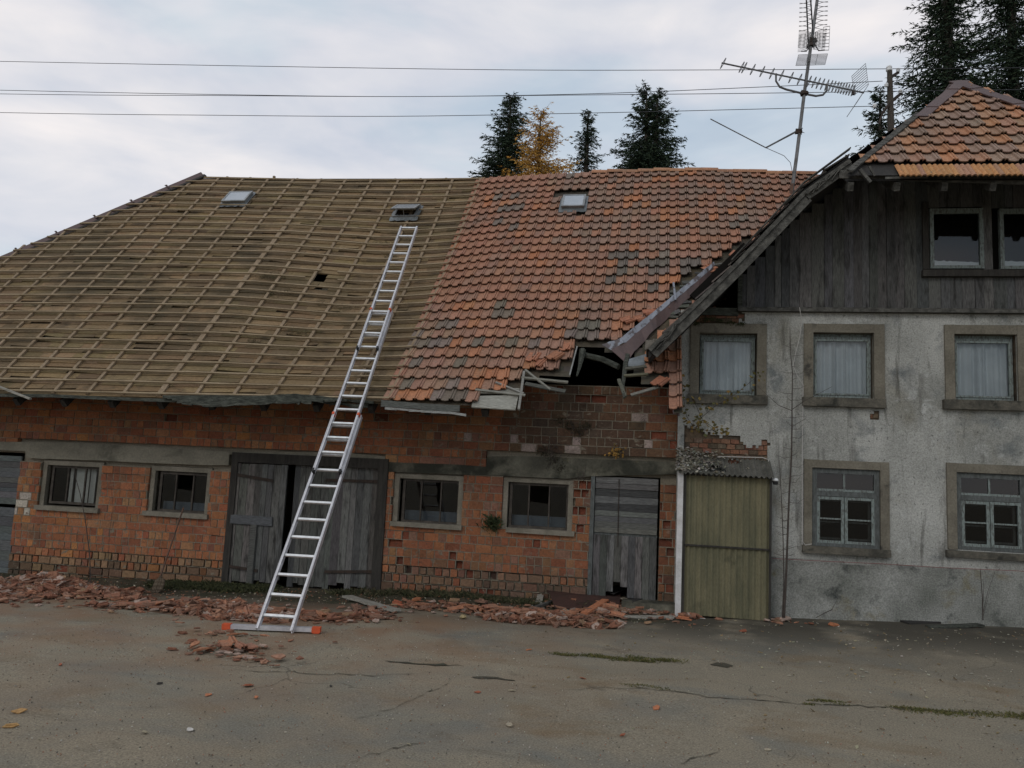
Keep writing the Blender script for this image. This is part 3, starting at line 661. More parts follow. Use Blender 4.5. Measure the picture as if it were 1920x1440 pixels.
# exposed splintered boards where tiles have gone
mb = MB()
for k in range(46):
    px, py = RND.uniform(1250, 1345), 0; py = lerp(585, 505, (px-1250)/95)+RND.uniform(-22, 14); x, s = roofhit(px, py); a = RND.gauss(.0, .12); L_ = RND.uniform(.12, .35)
    p0, p1 = S(x-L_/2, s-a*L_/2, RND.uniform(-.01, .03)), S(x+L_/2, s+a*L_/2, RND.uniform(-.01, .05)); mb.bar(p0, p1, RND.uniform(.03, .09), .012, upv=NV, col=vcol((.10, .10, .085), .3))
mb.build('splintered_boards', M['greywood_h'], barn)
# broken battens, posts and boards along the collapsed eave
mb = MB()
def pp(px, py, h=0):
    x, s = roofhit(px, py); return S(x, s, h)
wc = (.28, .27, .24)
for a, b, w, h, c in (((983, 700), (973, 772), .035, .03, wc), ((978, 712), (1065, 718), .04, .03, (.22, .21, .17)), ((930, 722), (982, 742), .03, .03, wc), ((892, 736), (985, 745), .04, .025, (.26, .25, .21)),
                      ((985, 697), (1032, 733), .03, .03, (.25, .24, .2)), ((1170, 705), (1215, 703), .04, .03, (.15, .14, .09)), ((1172, 692), (1212, 688), .05, .03, (.12, .115, .09)), ((1183, 742), (1235, 728), .05, .02, (.2, .19, .16)),
                      ((985, 723), (1060, 735), .07, .02, (.09, .09, .075)), ((1082, 650), (1068, 705), .02, .02, (.3, .3, .28)), ((1160, 712), (1172, 745), .05, .04, (.12, .12, .09))):
    mb = MB(); mb.bar(pp(*a, .05), pp(*b, .05), w, h, upv=NV, col=c); mb.build('broken_lath', M['greywood_h'], barn)
mb = MB(); q = [pp(888, 745, .02), pp(972, 742, .02), pp(966, 768, .0), pp(884, 764, .0)]; mb.hexa([v-NV*.02 for v in q]+q, (.36, .35, .30))
q = [pp(900, 730, .03), pp(975, 730, .03), pp(972, 740, .03), pp(898, 740, .03)]; mb.hexa([v-NV*.02 for v in q]+q, (.28, .27, .23))
mb.build('torn_board', M['greywood_h'], barn)
# rotten post hanging in the hole, beam end across it
mb = MB(); mb.tube([pp(1092, 650, -.02), pp(1089, 665, -.05), pp(1086, 680, -.05), pp(1081, 698, -.03)], .055, 7, r2=.015)
mb.tube([pp(1094, 650, -.12), pp(1130, 658, -.12), pp(1160, 674, -.1)], .05, 6); mb.tube([pp(1176, 662, .0), pp(1172, 690, .02), pp(1168, 720, .02), pp(1170, 750, .08)], .05, 6, r2=.015)
mb.build('rotten_beam', M['rottenwood'], barn)
mb = MB(); q = [pp(1180, 672, .04), pp(1216, 662, .04), pp(1208, 685, .02), pp(1176, 684, .02)]; mb.hexa([v-NV*.01 for v in q]+q); mb.build('metal_scrap', M['greymetal'], barn)
# eave fascia: left board, rotten middle stretch, torn boards at right
mb = MB()
def strip(mb_, pts, hgt, y, th=.03, jag=0, col=(1, 1, 1), n=1):
    P_ = [P(a, b, y) for a, b in pts]
    for a, b in zip(P_, P_[1:]):
        k = max(1, int((b-a).length/.15)) if jag else 1
        for i in range(k):
            u, v = lerp(a, b, i/k), lerp(a, b, (i+1)/k); h1 = hgt+(RND.uniform(-jag, jag) if jag else 0); h2 = hgt+(RND.uniform(-jag, jag) if jag else 0)
            mb_.hexa([(u.x, y-.01*RND.random(), u.z-h1), (v.x, y-.01*RND.random(), v.z-h2), (v.x, y+th, v.z-h2), (u.x, y+th, u.z-h1), (u.x, y, u.z), (v.x, y, v.z), (v.x, y+th, v.z), (u.x, y+th, u.z)], col)
strip(mb, [(-60, 735), (0, 738), (100, 739), (235, 745), (330, 748)], .055, YE-.05)
mb.build('fascia_board', M['rottenwood'], barn)
mb = MB()
for k in range(5): strip(mb, [(305+k*9, 741+k*3), (400, 741+k*4), (480, 742+k*3), (555, 738+k*3), (600-k*10, 744+k*2), (650-k*22, 748+k)], .045, YE-.10-.015*k, .03, .018)
mb.build('rotten_gutter_board', M['rottenwood'], barn)
mb = MB(); strip(mb, [(548, 738), (600, 742), (640, 748), (700, 752)], .035, YE-.04, .03, .012); strip(mb, [(600, 750), (660, 757), (690, 756)], .05, YE, .03, .02); mb.build('torn_board', M['rottenwood'], barn)
mb = MB(); strip(mb, [(715, 750), (790, 756), (862, 760)], .10, YE-.03, .03, .012, (.13, .135, .12)); strip(mb, [(722, 763), (790, 769), (845, 772), (874, 776)], .035, YE-.08, .02, .008, (.30, .30, .28)); mb.build('fascia_board', M['greywood_h'], barn)
# soffit rafters ends under the eave
mb = MB(); x = -16
while x < -2.2:
    z = interp(eave_t, x); mb = MB(); mb.bar((x, YE+.08, z-.14), (x, YB, z-.24+(YB-YE-.08)*1.06), .09, .13); x += .9; mb.build('rafter', M['darkwood'], barn)
# ridge cap tiles
mb = MB(); x = P(1110, 325, YR).x; k = 0
while x < P(1520, 327, YR).x:
    z = interp(ridge_t, x+.2); seg = 8; L_ = .36; c = vcol((.38, .19, .105), .12); zz = z+.03+.012*math.sin(k*2.1)
    for i in range(seg):
        a0, a1 = math.pi*i/seg, math.pi*(i+1)/seg; R0, R1 = .105, .09
        mb.face([(x, YR-R0*math.cos(a0), zz-.06+R0*math.sin(a0)), (x+L_, YR-R1*math.cos(a0), zz-.06+R1*math.sin(a0)), (x+L_, YR-R1*math.cos(a1), zz-.06+R1*math.sin(a1)), (x, YR-R0*math.cos(a1), zz-.06+R0*math.sin(a1))], c)
    mb.face([(x, YR-.105*math.cos(math.pi*i/seg), zz-.06+.105*math.sin(math.pi*i/seg)) for i in range(seg+1)], tuple(v*.7 for v in c)); x += L_*.93; k += 1
mb.build('ridge_tiles', M['tile'], barn)
# ridge lath of the stripped part with stubs
mb = MB(); xs_ = [interp([(0, hipA.x-.1), (1, XT+.2)], i/24) for i in range(25)]
for a, b in zip(xs_, xs_[1:]): mb.bar((a, YR-.02, interp(ridge_t, a)+.012), (b, YR-.02, interp(ridge_t, b)+.012), .05, .035)
for i in range(1, 24, 2): mb.box(xs_[i]-.025, xs_[i]+.025, YR-.03, YR+.02, interp(ridge_t, xs_[i])+.02, interp(ridge_t, xs_[i])+RND.choice((.045, .05, .09)))
mb.build('ridge_lath', M['batten'], barn)
# hip flashing with clips
mb = MB(); hC = hipA+(hipB-hipA)*2.05; d = (hipB-hipA).normalized(); sv = d.cross(NV).normalized()
n = 22
for i in range(n):
    a, b = lerp(hipA-d*.12, hC, i/n), lerp(hipA-d*.12, hC, (i+1)/n); o1 = .085
    for sg in (-1, 1):
        mb.hexa([a+NV*.05, b+NV*.05, b+sv*sg*.13+NV*.0, a+sv*sg*.13+NV*.0, a+NV*.058+Vector((0, 0, .012)), b+NV*.058+Vector((0, 0, .012)), b+sv*sg*.13+NV*.012, a+sv*sg*.13+NV*.012], (1, 1, 1))
    if i % 2 == 1: mb.bar(b+NV*.06+sv*.12, b+NV*.075-sv*.12, .04, .012, upv=NV); mb.bar(b+NV*.07, b+NV*.105, .02, .02)
mb.build('hip_flashing', M['brownmetal'], barn)
mb = MB(); ins = (S(hipx(3)+1, 3)-S(hipx(3), 3)).normalized()*.17  # dark board added to draw the shadow band under the hip flashing
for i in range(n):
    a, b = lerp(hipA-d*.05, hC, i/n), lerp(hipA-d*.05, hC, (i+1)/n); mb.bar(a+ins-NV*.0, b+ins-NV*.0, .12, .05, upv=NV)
mb.build('hip_shadow_board', M['darkwood'], barn)
# hidden sides: left hip slope, rear slope, end and rear walls
mb = MB(); eL = Vector((-17.1, YE, 2.9)); eB = Vector((-17.1, 21.7, 2.9)); rR = Vector((3.4, YR, interp(ridge_t, 3.2)))
mb.face([S(hipx(0), 0, -.03), hipA-Vector((0, 0, .06)), Vector((-17.1, 21.7, 2.9))]); mb.face([hipA-Vector((0, 0, .06)), rR-Vector((0, 0, .06)), (3.4, 21.7, 3.0), (-17.1, 21.7, 2.9)])
mb.build('rear_slope', M['slate'], barn)
mb = MB(); mb.box(-16.9, BX1, 21.0, 21.3, -.6, 3.4); mb.box(-16.9, -16.6, YB+.1, 21.0, -.6, 3.6); mb.box(-16.6, BX1, YB+.5, 21, -.45, -.35); mb.build('rear_wall', M['mortar'], barn)
# roof windows
def skylight(px, py, w, hgt, open_=0, lab=''):
    x, s = roofhit(px, py)
    def F(u, v, h): return S(x, s, 0)+Vector((1, 0, 0))*u+(Vector((0, math.cos(A), math.sin(A)))*v)+NV*h
    m_ = MB(); t = .05
    for (u0, u1, v0, v1) in ((-w/2, -w/2+t, 0, hgt), (w/2-t, w/2, 0, hgt), (-w/2+t, w/2-t, 0, t), (-w/2+t, w/2-t, hgt-t, hgt)):
        m_.hexa([F(u0, v0, .0), F(u1, v0, .0), F(u1, v1, .0), F(u0, v1, .0), F(u0, v0, .10), F(u1, v0, .10), F(u1, v1, .10), F(u0, v1, .10)])
    sk = m_.build('roof_window', M['galv'], barn); sk['label'] = lab
    m_ = MB(); e = .055   # flashing apron with wavy lower edge
    n = 10
    for k in range(n):
        a, b = lerp(-w/2-e, w/2+e, k/n), lerp(-w/2-e, w/2+e, (k+1)/n); wa, wb = -.10-.02*math.sin(k*2.4), -.10-.02*math.sin((k+1)*2.4)
        m_.face([F(a, wa, .045), F(b, wb, .045), F(b, 0, .07), F(a, 0, .07)])
    m_.face([F(-w/2-e, 0, .07), F(-w/2, 0, .07), F(-w/2, hgt, .07), F(-w/2-e, hgt, .07)]); m_.face([F(w/2, 0, .07), F(w/2+e, 0, .07), F(w/2+e, hgt+.05, .07), F(w/2, hgt+.05, .07)]); m_.face([F(-w/2, hgt, .07), F(w/2, hgt, .07), F(w/2, hgt+.1, .06), F(-w/2, hgt+.1, .06)])
    m_.build('flashing', M['greymetal'], sk)
    m_ = MB(); ang = open_
    def Fs(u, v, h):      # sash hinged at its top
        dv = hgt-v; return F(u, hgt-dv*math.cos(ang), .11+h+dv*math.sin(ang))
    for (u0, u1, v0, v1) in ((-w/2-.01, -w/2+.03, -.01, hgt), (w/2-.03, w/2+.01, -.01, hgt), (-w/2+.03, w/2-.03, -.01, .03), (-w/2+.03, w/2-.03, hgt-.03, hgt)):
        m_.hexa([Fs(u0, v0, 0), Fs(u1, v0, 0), Fs(u1, v1, 0), Fs(u0, v1, 0), Fs(u0, v0, .03), Fs(u1, v0, .03), Fs(u1, v1, .03), Fs(u0, v1, .03)])
    if ang: m_.bar(F(0, .02, .1), Fs(0, .03, 0), .012, .012)
    m_.build('sash', M['galv'], sk)
    m_ = MB(); m_.face([Fs(-w/2+.03, .03, .022), Fs(w/2-.03, .03, .022), Fs(w/2-.03, hgt-.03, .022), Fs(-w/2+.03, hgt-.03, .022)]); m_.build('pane', M['skyglass'], sk)
    m_ = MB(); m_.face([F(-w/2+t, t, .012), F(w/2-t, t, .012), F(w/2-t, hgt-t, .012), F(-w/2+t, hgt-t, .012)]); m_.build('opening', M['dark'], sk)
M['skyglass'] = MAT('roof_window_glass', (.36, .39, .42), (.30, .33, .36), sc=2, rough=.12, bump=0, fine=.05, spec=1.0)
skylight(440, 388, .56, .46, 0, 'closed roof window at the upper left of the stripped slope')
skylight(757, 398, .52, .46, rad(17), 'roof window propped open above the ladder')
skylight(1074, 394, .46, .48, 0, 'roof window among the red tiles')
# chaff and old nests caught on the battens
mb = MB()
for cx, cy, n, rx, ry in ((505, 515, 300, 24, 8), (510, 545, 120, 14, 5), (560, 615, 120, 18, 4), (475, 635, 90, 10, 4), (730, 465, 90, 12, 3), (720, 440, 90, 18, 3), (600, 555, 90, 15, 4), (540, 540, 90, 12, 5), (650, 560, 80, 20, 5), (360, 570, 50, 10, 3), (525, 745, 200, 60, 4), (690, 700, 80, 12, 5)):
    for _ in range(n):
        x, s = roofhit(RND.gauss(cx, rx*.6), RND.gauss(cy, ry*.7)); p = S(x, s, RND.uniform(.01, .05)); dv = Vector((RND.gauss(0, 1), RND.gauss(0, .7), RND.gauss(0, .5))).normalized()*RND.uniform(.02, .07)
        mb.bar(p, p+dv, .004, .004, col=vcol((.13, .10, .055), .4))
mb.build('straw', M['leafdead'], barn)['kind'] = 'stuff'
# valley metal between barn and house
mb = MB()
vpts = [(1128, 654), (1165, 641), (1215, 601), (1262, 563), (1300, 531), (1338, 499)]
mid_ = [(1146, 660), (1174, 646), (1220, 606), (1266, 568), (1304, 536), (1340, 503)]
low = [(1172, 676), (1194, 652), (1232, 612), (1272, 576), (1309, 543), (1342, 508)]
for i in range(len(vpts)-1):
    for A_, B_, mi, h1, h2 in ((mid_, vpts, 0, .10, .14), (low, mid_, 1, .02, .10)):
        qa, qb, qc, qd = pp(*A_[i], h1), pp(*A_[i+1], h1), pp(*B_[i+1], h2), pp(*B_[i], h2); nn3 = 5
        W3 = [NV*RND.uniform(-.025, .025) if 0 < k < nn3 else NV*0 for k in range(nn3+1)]
        for k in range(nn3):
            q = [lerp(qa, qb, k/nn3)+W3[k], lerp(qa, qb, (k+1)/nn3)+W3[k+1], lerp(qd, qc, (k+1)/nn3)-W3[k+1]*.4, lerp(qd, qc, k/nn3)-W3[k]*.4]; mb.hexa([v-NV*.008 for v in q]+q, mi=mi)
mb.bar(pp(1262, 545, .2), pp(1266, 572, .12), .03, .03)
mb.build('valley_flashing', [M['valleypale'], M['brownmetal']], barn)
# loose white plank lying over the eave at far left
mb = MB(); mb.bar(P(-25, 716, YE-.12), P(57, 748, YE-.15), .05, .03, col=(1, 1, 1)); o = mb.build('roof_plank', M['palewood']); tag(o, 'loose pale plank sticking out over the barn eave at the far left', 'plank')

# ================================================================== FARMHOUSE
YH = 12.5
house = empty('farmhouse', (5, YH, 0), 'derelict plastered farmhouse with boarded gable and tiled half hip roof', 'house')
HX0 = P(1270, 900, YH).x; HX1 = 9.5
UW = [dict(o=(1294, 1437, 607, 740), i=(1311, 1419, 625, 740), s=(1289, 1439, 740, 757)), dict(o=(1507, 1658, 608, 746), i=(1524, 1638, 624, 746), s=(1505, 1661, 746, 763)), dict(o=(1771, 1922, 610, 751), i=(1789, 1907, 627, 751), s=(1770, 1924, 750, 768))]
LW = [dict(o=(1507, 1667, 864, 1029), i=(1522, 1650, 879, 1027), s=(1505, 1670, 1027, 1041)), dict(o=(1775, 1942, 871, 1036), i=(1793, 1926, 888, 1034), s=(1775, 1946, 1036, 1049))]
hh = [rect(*w['i'], YH) for w in UW+LW]
ledz = P(1600, 583, YH).z; plz = P(1650, 1058, YH).z
mb = MB(); holed(mb, HX0+.01, HX1, -.1, ledz, hh, YH+.035, YH+.4); mb.build('rubble_core', M['rubblewall'], house)
# exposed bricks behind the missing plaster
mb = MB(); 
for (l, r, t, b, n, m2) in ((1284, 1440, 822, 870, 9, 5), (1295, 1392, 588, 604, 5, 2), (1628, 1648, 774, 784, 2, 1)):
    a = rect(l, r, t, b, YH); mb = MB()
    for j in range(m2):
        for i in range(n):
            z0 = lerp(a[2], a[3], j/m2); z1 = lerp(a[2], a[3], (j+1)/m2)-.012; xo = (j % 2)*.08; x0 = lerp(a[0], a[1], i/n)+xo; x1 = lerp(a[0], a[1], (i+1)/n)-.012+xo
            mb.box(x0, min(x1, a[1]+.02), YH+RND.uniform(.008, .02), YH+.06, z0, z1, vcol(RND.choice([(.19, .09, .055), (.15, .11, .075), (.11, .08, .055), (.22, .11, .07)]), .2), j=.005)
    mb.build('exposed_bricks', M['brick'], house)
patch = [(1283, 797), (1302, 800), (1330, 812), (1352, 818), (1372, 812), (1388, 826), (1398, 840), (1422, 838), (1432, 824), (1442, 826), (1440, 875), (1283, 875)]
patch2 = [(1290, 584), (1398, 584), (1388, 606), (1292, 607)]; patch3 = [(1629, 773), (1650, 771), (1648, 786), (1630, 784)]
mb = MB(); cs = .045; bulk = []
nx, nzz = int((HX1-HX0)/cs), int((ledz+.1)/cs)
xs2 = [HX0+(HX1-HX0)*i/nx for i in range(nx+1)]; zs2 = [-.1+(ledz+.1)*j/nzz for j in range(nzz+1)]
def snap(v, vals, tol):
    for q in vals:
        if abs(v-q) < tol: return q
    return v
hx = sorted({h[k] for h in hh for k in (0, 1)}); hz = sorted({h[k] for h in hh for k in (2, 3)})
xs2 = [snap(v, hx, cs*.5) for v in xs2]; zs2 = [snap(v, hz, cs*.5) for v in zs2]
for z in zs2:
    for x in xs2:
        e = .006*nz(x, 0, z, 2.3)+.012*nz(x, 3, z, .6); jx = RND.uniform(-.006, .006); mb.v.append((x, YH+e+.0015*RND.uniform(-1, 1)+(-.014*ss(plz+.03, plz-.05, z) if False else (-.014 if z < plz else 0)), z))
for j in range(nzz):
    for i in range(nx):
        x, z = (xs2[i]+xs2[i+1])/2, (zs2[j]+zs2[j+1])/2
        if any(h[0] < x < h[1] and h[2] < z < h[3] for h in hh): continue
        p = proj((x, YH, z)); pj = (p[0]+RND.uniform(-4, 4), p[1]+RND.uniform(-3, 3))
        if inpoly(*pj, patch) or inpoly(*pj, patch2) or inpoly(*pj, patch3): continue
        a = j*(nx+1)+i; mb.f.append((a, a+1, a+nx+2, a+nx+1)); mb.c.append((1, 1, 1)); mb.m.append(1 if z < plz+.05*nz(x, 0, 0, 1.5) else 0)
pl = mb.build('plaster', [M['plaster'], M['plinth']], house)
sm = pl.modifiers.new('thick', 'SOLIDIFY'); sm.thickness = .03; sm.offset = -1
mb = MB(); mb.box(HX0-.01, HX0+.02, YH+.0, YH+6, -.1, ledz-.25); mb.box(HX1-.3, HX1, YH+.4, 22, -.1, ledz); mb.box(HX0, HX1, 21.7, 22, -.1, ledz); mb.build('side_wall', M['plaster'], house)
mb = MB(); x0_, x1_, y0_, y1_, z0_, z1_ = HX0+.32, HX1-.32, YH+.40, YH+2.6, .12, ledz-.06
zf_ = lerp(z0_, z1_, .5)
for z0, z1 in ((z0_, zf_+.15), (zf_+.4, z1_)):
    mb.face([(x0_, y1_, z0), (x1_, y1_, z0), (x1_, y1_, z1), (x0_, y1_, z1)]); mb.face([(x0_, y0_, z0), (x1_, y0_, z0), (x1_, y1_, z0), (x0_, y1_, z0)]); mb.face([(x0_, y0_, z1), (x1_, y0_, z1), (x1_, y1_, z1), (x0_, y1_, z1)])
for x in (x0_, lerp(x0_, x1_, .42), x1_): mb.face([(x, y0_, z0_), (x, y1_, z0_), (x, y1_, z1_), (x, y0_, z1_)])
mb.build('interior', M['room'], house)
# upper windows with net curtains
for i, w in enumerate(UW+LW):
    up_ = i < 3
    ox, ox2, oz, oz2 = rect(*w['o'], YH); il, ir, ib, it = rect(*w['i'], YH)
    m_ = MB(); wl_ = il-ox; wr_ = ox2-ir; wt_ = oz2-it; y0 = YH-.035
    m_.box(ox, il, y0, YH+.12, ib, oz2, j=.003); m_.box(ir, ox2, y0, YH+.12, ib, oz2, j=.003); m_.box(il, ir, y0+.002, YH+.12, it, oz2-.001, j=.002)
    m_.face([(il, y0, ib), (il, y0+.2, ib), (il, y0+.2, it), (il, y0, it)])
    sr_ = m_.build('window', M['surround'], house)
    sl, srr, sb, st = rect(*w['s'], YH-.07); m_ = MB(); m_.box(sl, srr, YH-.09, YH+.15, sb, st-.001, j=.005); m_.build('sill', M['sillstained'], sr_)
    fy = YH+.10 if up_ else YH+.01
    if up_:
        sr_['label'] = ('upper window under the bargeboard end, net curtain', 'upper window above the bare sapling, net curtain', 'upper window nearest the right edge, net curtain')[i]
        m_ = MB(); ring(m_, il+.02, ir-.02, ib+.01, it-.05, .035, fy-.01, fy+.05, wt=.05, wb=.045); m_.box(il+.0, ir-.0, fy+.02, fy+.06, it-.055, it); ring(m_, il+.045, ir-.05, ib+.05, it-.09, .028, fy-.025, fy+.02)
        m_.build('frame', M['framepaint'], sr_)
        a, b = il+.05, ir-.05; m_ = MB(); m_.face([(a, fy, ib+.06), (b, fy, ib+.06), (b, fy, it-.1), (a, fy, it-.1)]); m_.build('pane', M['glass'], sr_)
        m_ = MB(); n = 60; ph = i*1.7
        def cy(u): return fy+.09+.016*math.sin(u*27+ph)+.014*math.sin(u*51+ph*2)-(.045*math.exp(-((u-.33-.05*i)/.025)**2))-(.045*math.exp(-((u-.62+.04*i)/.022)**2))
        for k in range(n):
            u, v = k/n, (k+1)/n; m_.face([(lerp(a, b, u)+.02*(u-.5), cy(u), ib+.03), (lerp(a, b, v)+.02*(v-.5), cy(v), ib+.03), (lerp(a, b, v), cy(v), it-.06), (lerp(a, b, u), cy(u), it-.06)])
        m_.build('curtain', M['curtain'], sr_, smooth=True)
    else:
        sr_['label'] = ('lower window with six panes beside the bare sapling', 'lower window with six panes near the right edge')[i-3]
        W_ = ir-il; H_ = it-ib
        m_ = MB(); ring(m_, il+.003, ir-.003, ib+.003, it-.003, .075, fy, fy+.06, wt=.075, wb=.05); m_.box(il+.075, ir-.075, fy+.001, fy+.06, ib+H_*.64, ib+H_*.705); m_.build('frame', M['framegrey'], sr_)
        m_ = MB(); tz = ib+H_*.705; cx = lerp(il, ir, .485)
        ring(m_, il+.077, cx, ib+.05, ib+H_*.635, .045, fy+.01, fy+.045); ring(m_, cx+.006, ir-.077, ib+.055, ib+H_*.635, .04, fy-.004, fy+.045)
        m_.box(cx-.012, cx+.014, fy+.012, fy+.045, tz, it-.078); m_.box(il+.077, ir-.077, fy+.008, fy+.05, tz+.002, tz+.035)
        zz = ib+H_*.345; m_.box(il+.12, cx-.045, fy+.016, fy+.04, zz, zz+.022); m_.box(cx+.046, ir-.117, fy+.016, fy+.04, zz-.004, zz+.018)
        m_.build('casement', M['framepaint'], sr_)
        m_ = MB(); m_.face([(il+.08, fy+.03, ib+.06), (ir-.08, fy+.03, ib+.06), (ir-.08, fy+.03, it-.08), (il+.08, fy+.03, it-.08)]); m_.build('pane', M['glass'], sr_)
        m_ = MB(); ring(m_, il+.10, ir-.10, ib+.10, ib+H_*.6, .03, fy+.14, fy+.17); m_.box(il+.13, ir-.13, fy+.141, fy+.168, ib+H_*.30, ib+H_*.32); m_.build('inner_frame', M['framegrey'], sr_)
# gable boards
YG = YH-.03; gx0 = P(1386, 540, YG).x; GW = [rect(1742, 1845, 390, 505, YG), rect(1873, 1978, 390, 506, YG)]
mb = MB(); x = gx0; zt0 = ledz-.01
while x < HX1:
    w = RND.uniform(.10, .19); xe = min(HX1, x+w); top = min(vz(min(x, 2*CX-x) if x > CX else x)-.12, 7.2); c = vcol(RND.choice([(.115, .112, .105), (.09, .088, .083), (.135, .13, .12), (.10, .10, .10)]), .15)
    dd = RND.uniform(-.006, .006); spans = [(zt0, top)]
    for g in GW:
        if x < g[1]-.02 and xe > g[0]+.02: spans = [(zt0, g[2]), (g[3], top)]
    for a, b in spans:
        if b > a: mb.box(x, xe-RND.uniform(.002, .006), YG+dd, YG+dd+.025, a+RND.uniform(0, .02), b, c, j=.002)
    if RND.random() < .0: pass
    x = xe
gb_ = mb.build('gable_boards', M['doorwood'], house)
mb = MB(); xx_ = [gx0+.02, VERGE[1].x+.01, VERGE[2].x, VERGE[3].x]; 
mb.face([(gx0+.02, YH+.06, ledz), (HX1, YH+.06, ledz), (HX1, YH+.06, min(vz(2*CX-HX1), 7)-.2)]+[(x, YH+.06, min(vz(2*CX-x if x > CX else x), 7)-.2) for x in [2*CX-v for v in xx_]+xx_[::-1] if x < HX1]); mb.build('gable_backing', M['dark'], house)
mb = MB(); mb.box(gx0-.02, HX1, YG-.07, YG+.05, ledz-.035, ledz+.015, j=.003); mb.box(gx0-.02, HX1, YG-.04, YG+.04, ledz+.017, ledz+.04); mb.build('ledge', M['verge'], house)
mb = MB(); mb.box(P(1292, 590, YH).x, gx0, YH-.03, YH+.10, P(1340, 590, YH).z-.01, P(1340, 577, YH).z, j=.01); mb.box(gx0-.02, gx0+.05, YG-.01, YG+.1, ledz, vz(gx0)-.1); mb.build('rotten_plate', M['rottenwood'], house)
gp0 = P(1730, 512, YG-.06)
mb = MB(); mb.box(gp0.x, HX1-1.5, YG-.08, YG+.03, P(1800, 520, YG).z, P(1800, 508, YG).z, j=.004); mb.box(gp0.x+.02, gp0.x+.11, YG-.03, YG+.03, GW[0][2], GW[0][3]+.1); gpb = mb.build('window_beam', M['darkwood'], house)
for i, g in enumerate(GW):
    m_ = MB(); a, b, c, d = g; ring(m_, a+.01, b-.01, c+.01, d-.01, .055, YG-.02, YG+.05, wt=.08, wb=.05); w_ = m_.build('window', M['framepaint'], house); w_['label'] = ('attic window with a torn pale blind at its foot', 'attic window cut off by the right edge')[i]
    m_ = MB(); m_.face([(a+.06, YG+.01, c+.055), (b-.06, YG+.01, c+.055), (b-.06, YG+.01, d-.085), (a+.06, YG+.01, d-.085)]); m_.build('pane', M['glass'], w_)
    m_ = MB(); n = 16
    for k in range(n):
        u, v = lerp(a+.05, b-.05, k/n), lerp(a+.05, b-.05, (k+1)/n); h1, h2 = .15+.02*nz(k, i, 0, .9)-.002*k, .15+.02*nz(k+1, i, 0, .9)-.002*(k+1)
        m_.face([(u, YG+.035, c+.04), (v, YG+.035, c+.04), (v, YG+.035, c+h2), (u, YG+.035, c+h1)])
    m_.build('blind', M['curtain'], w_)
# half hip slope
hA = rad(50); HN = Vector((0, -math.sin(hA), math.cos(hA))); HE = 11.25
lefte = P(1592, 300, HE).x; LH = (apex.y-HE)/math.cos(hA)
def hz_(x): return ez+(x-P(1750, 326, HE).x)*(-.02)
def SH(x, s, h=0):
    return Vector((x, HE+s*math.cos(hA), hz_(x)+s*(apex.z-ez)/LH))+HN*(h+.008*nz(x, s, 9, .9))
def hipl(s): return lerp(lefte, apex.x, s/LH)
mb = MB(); R2 = 11; G2 = LH/R2; TW2 = .213
for r in range(R2):
    s = r*G2; a = hipl(s+G2*.3); b = 2*CX-a; k0 = int((a-lefte)/TW2)
    for k in range(k0, int((b-lefte)/TW2)+1):
        x = lefte+k*TW2
        if x < a-.08 or x+TW2 > b+.1: continue
        if r == 0:
            p_ = proj(SH(x+TW2/2, s))
            if p_[0] < 1672: continue
            for q in range(3):      # the lowest course is ribbed tiles
                xx = x+q*TW2/3; c = vcol((.46, .23, .095) if RND.random() < .7 else (.38, .21, .13), .1); n = 6
                for m2 in range(n):
                    u, v = m2/n, (m2+1)/n; h1, h2 = .045+.022*math.sin(u*math.pi), .045+.022*math.sin(v*math.pi)
                    mb.face([SH(xx+u*TW2/3, -.13, h1), SH(xx+v*TW2/3, -.13, h2), SH(xx+v*TW2/3, .22, h2-.03), SH(xx+u*TW2/3, .22, h1-.03)], c)
                    mb.face([SH(xx+u*TW2/3, -.13, h1-.02), SH(xx+v*TW2/3, -.13, h2-.02), SH(xx+v*TW2/3, -.13, h2), SH(xx+u*TW2/3, -.13, h1)], tuple(w_*.8 for w_ in c))
            continue
        c = RND.choice([(.33, .19, .125), (.36, .20, .12), (.28, .19, .14), (.40, .20, .105), (.30, .20, .15)])
        add_tile(mb, SH, x, s, TW2+.004, G2+.04, vcol(c, .13), rot=RND.gauss(0, .01))
mb.build('roof_tiles', M['tile'], house)
# slabs under the tiles, side slopes
mb = MB(); prf = [Vector((v.x, v.y, v.z)) for v in VERGE]
yb = 22
for a, b in zip(VERGE, VERGE[1:]):
    mb.hexa([(a.x, 11.42, a.z-.14), (b.x, 11.42, b.z-.14), (b.x, yb, b.z-.14), (a.x, yb, a.z-.14), (a.x, 11.42, a.z-.03), (b.x, 11.42, b.z-.03), (b.x, yb, b.z-.03), (a.x, yb, a.z-.03)])
    mb.hexa([(2*CX-b.x, 11.42, b.z-.14), (2*CX-a.x, 11.42, a.z-.14), (2*CX-a.x, yb, a.z-.14), (2*CX-b.x, yb, b.z-.14), (2*CX-b.x, 11.42, b.z-.03), (2*CX-a.x, 11.42, a.z-.03), (2*CX-a.x, yb, a.z-.03), (2*CX-b.x, yb, b.z-.03)])
b = VERGE[-1]; az = apex.z-.05
for sg in (1, -1):
    f = lambda x: x if sg == 1 else 2*CX-x
    mb.face([(f(b.x), 11.55, b.z-.03), (CX, apex.y, az), (CX, yb, az), (f(b.x), yb, b.z-.03)]); mb.face([(f(b.x), 11.55, b.z-.14), (CX, apex.y, az-.12), (CX, yb, az-.12), (f(b.x), yb, b.z-.14)])
mb.face([SH(lefte-.05, -.02, -.01), SH(2*CX-lefte+.05, -.02, -.01), SH(CX, LH, -.01)]); mb.face([SH(lefte-.05, -.02, -.09), SH(2*CX-lefte+.05, -.02, -.09), SH(CX, LH, -.09)])
mb.build('roof_slab', M['slate'], house)
